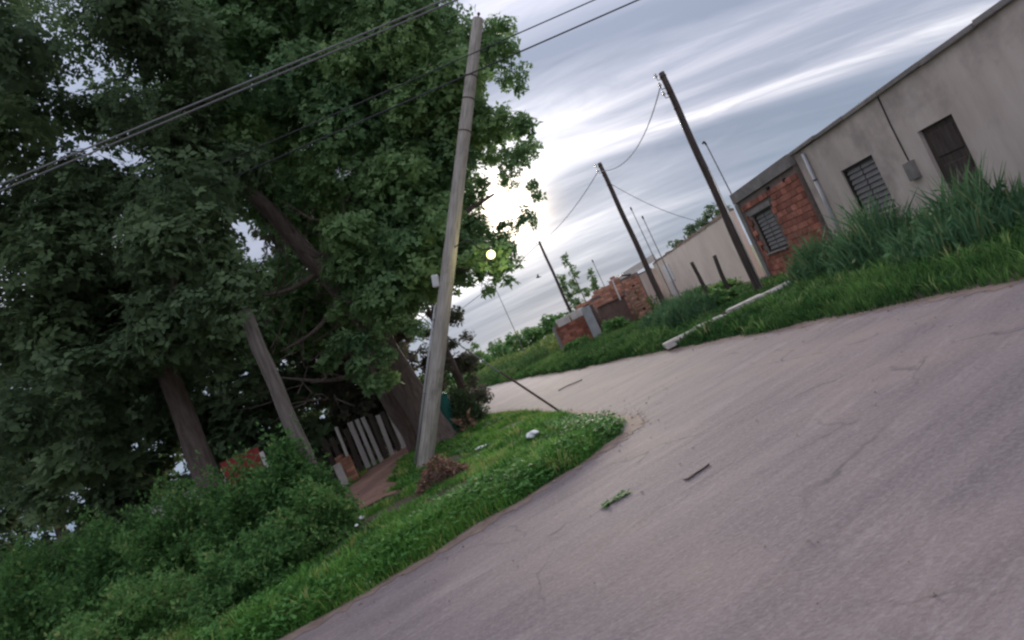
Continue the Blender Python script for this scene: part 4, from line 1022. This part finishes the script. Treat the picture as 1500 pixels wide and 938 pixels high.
mb = MB(); mb.box((9.6, 9.7, 1.5), (0.05, 12.8, 2.7)); mb.build('dark_interior_sheet', 'dark_void', ph)  # black-coloured sheet put in for the unlit inside behind the openings
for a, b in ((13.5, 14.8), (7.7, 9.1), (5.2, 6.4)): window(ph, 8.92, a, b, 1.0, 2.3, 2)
mb = MB(); mb.box((9.0, 11.475, 1.17), (0.05, 0.93, 2.13)); d_ = mb.build('door', 'dark_timber', ph)
for k in range(3):
    mb = MB(); mb.box((8.965, 11.475, 0.5 + 0.68 * k), (0.03, 0.66, 0.5), bev=0.01); mb.build('panel', 'dark_timber', d_)
mb = MB(); mb.ball((8.95, 11.12, 1.15), 0.03, 8, 6); mb.build('handle', 'rust_iron', d_)

# long cream wall
a_, b_ = Vector((10.2, 25.0, 0)), Vector((11.3, 44.4, 0)); dv = (b_ - a_); ln = dv.length; rz = math.atan2(dv.y, dv.x) - math.pi / 2
cw = empty('boundary_wall', tuple((a_ + b_) / 2), 'long cream plastered boundary wall with crumbling brown crest', 'wall')
mid = (a_ + b_) / 2
mb = MB(); mb.box((mid.x, mid.y, 1.5), (0.22, ln, 3.3), rz=rz); mb.build('wall', 'cream_plaster', cw)
for i in range(26):
    f = (i + 0.5) / 26; p = a_ + dv * f; hh = random.uniform(0.06, 0.2)
    mb = MB(); mb.box((p.x, p.y, 3.15 + hh / 2), (0.26, ln / 26 * random.uniform(0.85, 0.99), hh), rz=rz, jit=0.015); mb.build('crest_block', 'wall_crest', cw)
p = a_ + dv * 0.80
mb = MB(); mb.box((p.x - 0.14, p.y, 2.05), (0.04, 1.9, 1.15), rz=rz, bev=0.01); tag(mb.build('notice_panel', 'white_plastic'), 'blank white panel fixed to the far part of the cream wall', 'panel')
p = a_ + dv * 0.84
mb = MB(); mb.box((p.x - 0.15, p.y, 0.75), (0.04, 1.1, 1.3), rz=rz, bev=0.01); tag(mb.build('pale_board', 'white_pvc'), 'pale board leaning on the cream wall beneath the white panel', 'board')
p = a_ + dv * 0.05

# low annex past the wall end
an = empty('annex', (10.2, 44.8, 0), 'low grey annex with a tilted pale slab roof past the cream wall', 'shed')
mb = MB(); mb.box((10.55, 44.7, 1.4), (1.5, 0.2, 3.0)); mb.box((9.95, 46.2, 1.4), (2.7, 0.2, 3.0)); mb.build('wall', 'house_plaster', an)
mb = MB(); mb.box((9.2, 44.75, 1.1), (1.1, 0.22, 2.4), jit=0.01); mb.build('brick_panel', 'old_brick', an)
mb = MB(); mb.box((10.0, 45.1, 3.42), (3.1, 1.7, 0.5), tilt=(0, R(-8)), bev=0.02); mb.build('roof', 'roof_slab', an)
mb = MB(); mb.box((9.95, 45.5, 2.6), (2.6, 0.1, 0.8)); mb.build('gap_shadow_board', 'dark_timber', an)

# ruined brick wall with a falling top, rust coloured door sheet before it
rw = empty('ruined_wall', (5.4, 37.0, 0), 'ruined brown brick wall with a sloping broken top', 'wall')
topf = lambda c: 2.4 + (c - 3.9) * 0.27 + 0.1 * math.sin(c * 5)
mb = MB(); mb.add([(3.9, 37, -.1), (7.1, 37, -.1), (7.1, 37, 3.05), (5.5, 37, 2.65), (3.9, 37, 2.25), (3.9, 37.15, -.1), (7.1, 37.15, -.1), (7.1, 37.15, 3.05), (5.5, 37.15, 2.65), (3.9, 37.15, 2.25)],
                  [(0, 1, 2, 3, 4), (9, 8, 7, 6, 5), (0, 5, 6, 1), (1, 6, 7, 2), (2, 7, 8, 3), (3, 8, 9, 4), (4, 9, 5, 0)]); mb.build('wall', 'mortar', rw)
lay_bricks(rw, 'old_brick', (3.9, 7.1), 37.0, (0.05, 3.4), (0.33, 0.187), (), 'x', topf, 0.06)
ds = empty('rusty_sheet', (6.0, 36.7, 0), 'plain rust brown metal sheet propped on the ruined wall', 'metal sheet')
mb = MB()
for k in range(10):
    mb.box((5.1 + 0.18 * k, 36.72, 0.95), (0.176, 0.012 + 0.02 * (k % 2), 1.75 + 0.02 * (k % 3)))
mb.build('sheet', 'rust_sheet', ds)
mb = MB(); mb.box((6.0, 36.68, 1.84), (1.85, 0.05, 0.07)); mb.build('rail', 'dark_timber', ds)
# broken brick pier
pr = empty('rubble_pier', (7.3, 35.6, 0), 'crumbling orange brick and stone pier between ruined wall and annex', 'pier')
for i in range(46):
    z_ = 0.05 + 1.95 * (i // 4) / 11.5
    mb = MB(); mb.box((7.3 + (-0.2 if i % 2 else 0.2) + random.uniform(-.05, .05) + 0.03 * math.sin(z_ * 3), 35.6 + (0.16 if (i // 2) % 2 else -0.16), z_ + 0.085), (random.uniform(0.32, 0.42), random.uniform(0.28, 0.34), random.uniform(0.15, 0.18)), rz=random.uniform(-.25, .25), bev=0.02, jit=0.012)
    mb.build('stone', 'rubble_stone' if i % 3 else 'old_brick', pr)
# brick back wall between pier and annex
bw = empty('brick_back_wall', (8.3, 41, 0), 'shaded brick wall standing back between the pier and the annex', 'wall')
mb = MB(); mb.box((8.2, 41.1, 1.45), (1.9, 0.2, 3.1)); mb.build('wall', 'mortar', bw)
lay_bricks(bw, 'old_brick', (7.25, 9.15), 41.0, (0.05, 3.0), (0.33, 0.187), (), 'x')
mb = MB(); mb.box((8.5, 40.9, 2.2), (0.2, 0.03, 0.2)); mb.build('vent_hole_shade', 'dark_void', bw)  # flat box before the bricks, painted as dark as a shaded opening
# scrap on top of it
jk = empty('scrap_sheet', (7.9, 41, 3.0), 'crumpled grey metal scrap lying on top of the back wall', 'scrap')
for k, (dx, dz, a) in enumerate(((-.5, .12, 10), (0.0, .2, -14), (.45, .14, 18))):
    mb = MB(); mb.box((7.9 + dx, 41.05, 3.0 + dz), (0.7, 0.6, 0.06), tilt=(R(12 - 9 * k), R(a)), bev=0.01, jit=0.02); mb.build('sheet', 'zinc', jk)
mb = MB(); mb.box((6.55, 36.6, 2.35), (0.09, 0.03, 1.3), tilt=(0, R(2)), bev=0.006); tag(mb.build('pale_plank', 'white_timber'), 'narrow pale plank standing against the ruined wall top', 'plank')

# low red brick wall
lw = empty('low_brick_wall', (3.0, 33, 0), 'low red brick wall with pale capping slabs', 'wall')
topl = lambda c: 2.02 if c > 2.5 else 1.9
mb = MB(); mb.box((2.95, 33.1, 0.9), (1.95, 0.2, 2.0)); mb.build('wall', 'mortar', lw)
lay_bricks(lw, 'brick', (1.98, 3.93), 33.0, (0.03, 1.72), (0.39, 0.187), (), 'x')
for k, (c, w_) in enumerate(((2.55, 0.75), (3.4, 0.8))):
    mb = MB(); mb.box((c, 33.08, 1.95 - 0.05 * (1 - k)), (w_, 0.3, 0.42), tilt=(0, R(-3)), bev=0.015, jit=0.01); mb.build('cap_slab', 'plaster_band', lw)
mb = MB(); mb.box((1.9, 33.05, 0.85), (0.16, 0.3, 1.9), bev=0.01); mb.build('end_post', 'concrete', lw)
# corrugated sheet
cs = MB(); n = 22; vs = []; fs = []
for i in range(n + 1):
    x_ = 3.62 + 0.5 * i / n; y_ = 32.3 + 0.018 * math.sin(i * 1.6)
    for yy, zz in ((y_, 0.02), (y_ + 0.1, 2.12)): vs += [(x_, yy, zz), (x_, yy + 0.004, zz)]
for i in range(n):
    k = 4 * i
    fs += [(k, k + 4, k + 6, k + 2), (k + 1, k + 3, k + 7, k + 5), (k + 2, k + 6, k + 7, k + 3), (k, k + 1, k + 5, k + 4)]
cs.add(vs, fs); tag(cs.build('corrugated_sheet', 'zinc'), 'upright grey corrugated metal sheet at the end of the low brick wall', 'metal sheet')
mb = MB(); mb.tube([(4.3, 32.5, -0.1), (4.28, 32.5, 1.0), (4.22, 32.5, 2.1)], [0.12, 0.11, 0.1], 9); tag(mb.build('timber_post', 'dark_timber', None, True), 'thick brown timber post beside the corrugated sheet', 'post')
# stakes before the cream wall
for x_, y_, h_, bend, lab in ((6.88, 22.0, 1.85, 0.02, 'straight brown wooden stake before the cream wall'), (7.04, 20.0, 1.72, -0.07, 'bent brown wooden stake close to the dark utility pole')):
    mb = MB(); mb.tube(spline([(x_, y_, -0.1), (x_ + bend, y_, h_ * 0.5), (x_ - 0.02, y_, h_)], 6), lerp_r([0.085, 0.075, 0.065], 6), 8); tag(mb.build('wooden_stake', 'dark_timber', None, True), lab, 'stake')

# kerb slabs on the right verge
for (x_, y_, l_, w_, h_, rz_, lab) in [(3.58, 14.8, 0.84, 0.46, 0.18, -6, 'broken pale concrete slab at the road edge'), (4.4, 14.82, 0.78, 0.44, 0.17, 5, 'pale concrete slab next to the one at the road edge'),
                                 (5.5, 15.05, 0.95, 0.48, 0.2, 2, 'pale concrete slab in the grass before the dark pole'), (6.42, 15.2, 0.8, 0.44, 0.22, 12, 'raised pale concrete block at the dark pole foot')]:
    mb = MB(); mb.box((x_, y_, hr(x_, y_) + h_ / 2 - 0.02), (l_, w_, h_), rz=R(rz_), bev=0.03, jit=0.03)
    tag(mb.build('concrete_slab', 'pale_concrete'), lab, 'slab')

# ------------------------------------------------------------------ left side: fence, stump pillar, heap
fe = empty('plank_fence', (-5.4, 17.3, hl(-5.4, 17.3)), 'old upright plank fence in the shade beside the dirt path', 'fence')
f0, f1 = Vector((-6.1, 16.3, 0)), Vector((-4.2, 19.6, 0)); fd = (f1 - f0); frz = math.atan2(fd.y, fd.x)
cols = ['dark_timber', 'dark_timber', 'white_timber', 'dark_timber', 'grey_timber', 'grey_timber', 'grey_timber', 'dark_timber', 'grey_timber', 'dark_timber', 'grey_timber', 'dark_timber', 'grey_timber', 'dark_timber']
for i, c in enumerate(cols):
    f = (i + 0.5) / len(cols); p = f0 + fd * f
    wd = 0.10 if c == 'white_timber' else random.uniform(0.13, 0.2)
    hh = random.uniform(1.25, 1.55); g_ = hl(p.x, p.y)
    mb = MB(); mb.box((p.x, p.y, g_ + hh / 2 - 0.05), (wd, 0.025, hh), rz=frz, tilt=(random.uniform(-.03, .03), random.uniform(-.04, .04)), bev=0.004)
    o = mb.build('plank', c, fe)
    if c == 'white_timber': o['label'] = 'narrow whitewashed plank'
for z_ in (0.45, 1.1):
    mb = MB(); p = f0 + fd * 0.5 + Vector((-fd.y, fd.x, 0)).normalized() * 0.04; mb.box((p.x, p.y, z_ + 0.1), (fd.length, 0.04, 0.07), rz=frz); mb.build('rail', 'dark_timber', fe)
fe2 = empty('plank_fence', (-9.0, 15.2, hl(-9, 15.2)), 'pale upright plank fence behind the row of bushes', 'fence')
for i in range(12):
    p = Vector((-8.1 - 0.22 * i, 15.1 + 0.05 * i, 0)); hh = random.uniform(1.5, 1.8); g_ = hl(p.x, p.y)
    mb = MB(); mb.box((p.x, p.y, g_ + hh / 2 - 0.05), (random.uniform(0.16, 0.2), 0.025, hh), rz=-0.22, tilt=(0, random.uniform(-.03, .03)), bev=0.004); mb.build('plank', 'grey_timber', fe2)
mb = MB(); mb.box((-9.3, 15.42, 1.1), (2.7, 0.04, 0.07), rz=-0.22); mb.build('rail', 'dark_timber', fe2)

bp_ = empty('brick_pillar', (-5.35, 15.3, hl(-5.35, 15.3)), 'stub of a reddish brick gate pillar beside the path', 'pillar')
me = brick_mesh(0.3, 0.145, 0.085); me.materials.append(MATS['old_brick'])
mb = MB(); mb.box((-5.35, 15.3, 0.42), (0.27, 0.27, 0.78)); mb.build('core', 'mortar', bp_)
for r_ in range(9):
    for s_ in (-1, 1):
        if r_ == 8 and s_ == 1: continue
        o = bpy.data.objects.new('brick', me); COL.objects.link(o); o.parent = bp_; o.matrix_parent_inverse = Matrix.Translation(bp_.location).inverted()
        o.location = (-5.35 + (0 if r_ % 2 else s_ * 0.078), 15.3 + (s_ * 0.078 if r_ % 2 else 0), 0.1 + r_ * 0.095); o.rotation_euler = (0, 0, 0 if r_ % 2 else math.pi / 2)
mb = MB(); mb.box((-5.3, 14.6, 0.42), (0.17, 0.1, 0.72), tilt=(R(-5), R(-3)), bev=0.012, jit=0.006); tag(mb.build('concrete_post', 'pale_concrete'), 'short pale concrete post in front of the brick pillar stub', 'post')
rp_ = empty('red_metal_sheet', (-6.0, 12.2, hl(-6, 12.2)), 'red painted metal sheet standing behind the bush', 'metal sheet')
mb = MB()
for k in range(7): mb.box((-6.55 + 0.12 * k, 12.2, 0.98), (0.117, 0.012 + 0.016 * (k % 2), 1.8))
mb.build('sheet', 'red_paint', rp_)
mb = MB(); mb.box((-5.72, 12.15, 0.9), (0.07, 0.07, 1.7), bev=0.006); mb.build('edge_post', 'white_timber', rp_)

# heap of dry brush
hp_ = empty('brush_heap', (-1.93, 9.15, hl(-1.93, 9.15)), 'small heap of reddish brown dry brush on the grass', 'brush heap')
mb = MB(); hz0 = hl(-1.93, 9.15)
for i in range(170):
    a = random.uniform(0, 6.28); q = random.random() ** 0.6
    c = Vector((-1.93 + math.cos(a) * q * 0.42, 9.15 + math.sin(a) * q * 0.32, hz0 + 0.02 + random.random() * 0.4 * (1.05 - q)))
    d = Vector((random.uniform(-1, 1), random.uniform(-1, 1), random.uniform(-0.4, 0.5))).normalized() * random.uniform(0.06, 0.2)
    mb.tube([c - d, c + Vector((0, 0, 0.015)), c + d], [0.007, 0.006, 0.003], 4, False)
tag(mb.build('twigs', 'twig', hp_), kind='stuff')
n = 900; a = rng.uniform(0, 6.28, n); q = rng.random(n) ** 0.55
P = np.stack([-1.93 + np.cos(a) * q * 0.42, 9.15 + np.sin(a) * q * 0.3, hz0 + rng.random(n) ** 0.6 * 0.42 * (1.05 - q ** 1.5)], 1)
d = unit(rng.normal(size=(n, 3))); nn = unit(np.cross(d, rng.normal(size=(n, 3))))
tag(big_mesh('dry_leaves', kites(P, d, nn, rng.uniform(0.04, 0.10, n), rng.uniform(0.02, 0.05, n)), 4, rng.beta(1.3, 2, n), 'dry_leaf', hp_), kind='stuff')
# yellowed leaves of a withered plant near the trunk
wp = empty('withered_plant', (-2.15, 15.3, hl(-2.15, 15.3)), 'withered straw coloured plant at the grass edge beyond the trunk', 'plant')
z0 = hl(-2.15, 15.3); n = 60
a = rng.uniform(0, 6.28, n); P = np.stack([-2.15 + 0.1 * np.cos(a), 15.3 + 0.1 * np.sin(a), z0 + rng.uniform(0.05, 0.4, n)], 1)
d = unit(np.stack([np.cos(a), np.sin(a), rng.uniform(-.3, .9, n)], 1)); nn = unit(np.cross(d, rng.normal(size=(n, 3))))
big_mesh('leaves', kites(P, d, nn, rng.uniform(0.12, 0.28, n), rng.uniform(0.03, 0.07, n)), 4, rng.uniform(0.5, 1, n), 'dry_leaf', wp)
mb = MB(); mb.tube([(-2.15, 15.3, z0 - 0.03), (-2.13, 15.3, z0 + 0.45)], 0.012, 5); mb.build('stem', 'twig', wp)
mb = MB(); mb.tube([(-2.75, 21.0, 0), (-2.6, 21.0, 0.35), (-2.52, 21.0, 0.6)], [0.09, 0.08, 0.07], 7); tag(mb.build('wooden_stake', 'dark_timber'), 'short dark stub post at the edge of the side road', 'stake')
tb = empty('waste_bin', (-2.75, 16.7, hl(-2.75, 16.7)), 'teal green bin half hidden behind the leaning pole', 'bin')
zb = hl(-2.75, 16.7)
mb = MB(); mb.tube([(-2.75, 16.7, zb), (-2.75, 16.7, zb + 0.95), (-2.75, 16.7, zb + 1.05)], [0.2, 0.26, 0.27], 14); mb.build('drum', 'teal_paint', tb, False)
mb = MB(); mb.tube([(-2.75, 16.7, zb + 1.05), (-2.75, 16.7, zb + 1.09), (-2.75, 16.7, zb + 1.17)], [0.29, 0.29, 0.1], 14); mb.build('lid', 'teal_paint', tb)


# ------------------------------------------------------------------ litter
def scrap(name, c, r_, label, m='white_plastic', sq=(1, 0.8, 0.55), cat='litter', seed=0):
    rs = random.Random(seed); mb = MB(); mb.ball((0, 0, 0), r_, 14, 9, sq)
    ph_ = [rs.uniform(0, 6.28) for _ in range(6)]
    mb.v = [(c[0] + x * (1 + 0.22 * math.sin(9 * x / r_ * .4 + ph_[0]) * math.sin(3 * y / r_ + ph_[1])), c[1] + y * (1 + 0.25 * math.sin(4 * z / r_ + ph_[2] + 3 * x / r_)), c[2] + max(z, -r_ * 0.45) * (1 + 0.3 * math.sin(5 * x / r_ + ph_[3]) * math.sin(4 * y / r_ + ph_[4]))) for x, y, z in mb.v]
    return tag(mb.build(name, m), label, cat)


scrap('plastic_bag', (-0.44, 9.5, hl(-0.44, 9.5) + 0.09), 0.10, 'crumpled white plastic bag on the grass corner', seed=1)
scrap('paper_scrap', (-1.45, 10.9, hl(-1.45, 10.9) + 0.06), 0.075, 'flat white paper scrap in the grass beyond the plastic bag', sq=(1.6, 0.6, 0.3), seed=2)
scrap('paper_scrap', (-3.1, 8.6, hl(-3.1, 8.6) + 0.12), 0.045, 'white paper scrap beside the bush', seed=3)
scrap('paper_scrap', (-3.05, 8.2, hl(-3.05, 8.2) + 0.1), 0.03, 'smaller white paper bit beside the bush', seed=4)
scrap('paper_scrap', (-2.33, 5.95, 0.05), 0.028, 'tiny white paper ball at the road edge', seed=5)
scrap('plastic_bag', (3.2, 40.2, hr(3.2, 40.2) + 0.25), 0.35, 'dirty white plastic sack in the grass past the low brick wall', sq=(1.6, 0.8, 0.4), seed=6)
scrap('tyre_lump', (2.1, 40.6, hr(2.1, 40.6) + 0.2), 0.3, 'dark round lump in the grass past the low brick wall', 'dark_void', (1, 1, 0.7), 'rubble', 7)
# sticks and leafy twig on the road
mb = MB(); mb.tube(spline([(0.78, 5.0, 0.006), (0.86, 5.045, 0.008), (0.95, 5.09, 0.006), (1.02, 5.13, 0.009)], 4), [0.008] * 13, 6)
mb.tube([(0.86, 5.045, 0.008), (0.83, 5.0, 0.008)], [0.006, 0.004], 5); mb.tube([(0.79, 5.0, 0.006), (0.76, 5.035, 0.008)], [0.008, 0.006], 5)
tag(mb.build('fallen_stick', 'twig'), 'thin dark stick lying on the road surface', 'stick')
lt = empty('leafy_twig', (0.2, 5.3, 0), 'small green leafy twig fallen on the road', 'twig')
mb = MB(); mb.tube(spline([(0.08, 5.24, 0.005), (0.2, 5.3, 0.007), (0.33, 5.35, 0.005)], 4), 0.005, 5); mb.build('stem', 'twig', lt)
n = 80; f = rng.random(n); P = np.stack([0.06 + 0.25 * f, 5.23 + 0.11 * f, 0.006 + 0.012 * rng.random(n)], 1)
a = rng.uniform(0, 6.28, n); d = unit(np.stack([np.cos(a), np.sin(a), rng.uniform(0, .5, n)], 1)); nn = np.tile(np.array([0, 0, 1.0]), (n, 1))
big_mesh('leaves', kites(P, d, nn, rng.uniform(0.04, 0.09, n), rng.uniform(0.02, 0.04, n)), 4, rng.uniform(0, 0.3, n), 'weed_leaf', lt)
for (x_, y_, l_, a, lab) in [(0.75, 16.9, 0.75, 12, 'long dark branch lying across the side road'), (1.55, 20.6, 0.5, -50, 'short dark twig near the far edge of the side road')]:
    dx, dy = math.cos(R(a)) * l_ / 2, math.sin(R(a)) * l_ / 2
    mb = MB(); mb.tube(spline([(x_ - dx, y_ - dy, 0.02), (x_ - dx * .3, y_ - dy * .3 + .06, 0.03), (x_ + dx * .4, y_ + dy * .4 - .04, 0.025), (x_ + dx, y_ + dy, 0.02)], 4), 0.014, 5)
    tag(mb.build('fallen_branch', 'twig'), lab, 'branch')
# loose stones and leaves gathered along the road edges and thinly over the road
n = 16000; x = rng.uniform(-9, 6.5, n); y = rng.uniform(1.5, 26, n)
s = np.maximum(sdf(x, y, LEFT_POLY), sdf(x, y, RIGHT_POLY)) + wob(x, y)
ok = (s < 0.02) & (rng.random(n) < np.where(s > -0.35, 0.75, np.where(s > -0.8, 0.2, 0.05)) * np.clip(9 / np.hypot(x, y), 0.1, 1)); x, y, s = x[ok], y[ok], s[ok]; n = len(x)
st = np.array([[1, 0, 0], [0, 1, 0], [-1, 0, 0], [0, -1, 0], [0, 0, 0.8], [0, 0, -0.5]], float); fc = [(0, 1, 4), (1, 2, 4), (2, 3, 4), (3, 0, 4)]
r_ = rng.uniform(0.004, 0.013, n) * np.where(rng.random(n) < 0.06, 2.0, 1.0); vv = st[None] * r_[:, None, None] * rng.uniform(0.6, 1.4, (n, 6, 1)); a = rng.uniform(0, 6.28, n)
vx = vv[:, :, 0] * np.cos(a)[:, None] - vv[:, :, 1] * np.sin(a)[:, None]; vy = vv[:, :, 0] * np.sin(a)[:, None] + vv[:, :, 1] * np.cos(a)[:, None]
W = np.stack([vx + x[:, None], vy + y[:, None], vv[:, :, 2] + r_[:, None] * 0.2 + 0.004], -1)
tri = np.concatenate([W[:, list(f)] for f in fc])
tag(big_mesh('gravel', tri, 3, rng.random(len(tri)), 'gravel'), 'loose small stones scattered along the road edges', 'gravel', kind='stuff')
n = 9000; x = rng.uniform(-9, 6.5, n); y = rng.uniform(1.5, 22, n); s = np.maximum(sdf(x, y, LEFT_POLY), sdf(x, y, RIGHT_POLY)) + wob(x, y)
ok = (s < 0.05) & (rng.random(n) < np.where(s > -0.3, 0.5, 0.012)); x, y = x[ok], y[ok]; n = len(x)
a = rng.uniform(0, 6.28, n); d = unit(np.stack([np.cos(a), np.sin(a), rng.uniform(0, .3, n)], 1)); nn = unit(np.stack([rng.normal(0, .3, n), rng.normal(0, .3, n), np.ones(n)], 1))
tag(big_mesh('fallen_leaves', kites(np.stack([x, y, np.full(n, 0.008)], 1), d, nn, rng.uniform(0.02, 0.06, n), rng.uniform(0.012, 0.03, n)), 4, rng.beta(1.2, 2.2, n), 'dry_leaf'), 'dry fallen leaves lying along the road margin', 'leaves', kind='stuff')
# bird over the far poles
bd = empty('bird', (2.55, 37, 5.05), 'small dark bird in flight beside the farthest pole', 'bird')
c = Vector((2.55, 37, 5.05))
mb = MB(); mb.tube([c + Vector((-.13, 0, .03)), c + Vector((-.1, 0, .03)), c, c + Vector((.1, 0, -.02)), c + Vector((.2, 0, -.04))], [0.012, 0.035, 0.05, 0.03, 0.012], 8); mb.build('body', 'bird_feather', bd, True)
for s_ in (-1, 1):
    mb = MB(); mb.add([c + Vector((-.06, 0, .02)), c + Vector((.07, 0, .02)), c + Vector((.06, s_ * .2, .16)), c + Vector((-.0, s_ * .22, .17)), c + Vector((.1, s_ * .36, .1)),
                       c + Vector((-.06, 0, .012)), c + Vector((.07, 0, .012)), c + Vector((.06, s_ * .2, .15)), c + Vector((-.0, s_ * .22, .16))], [(0, 1, 2, 3), (3, 2, 4), (8, 7, 6, 5), (8, 4, 7), (0, 3, 8, 5), (1, 6, 7, 2)]); mb.build('wing', 'bird_feather', bd)
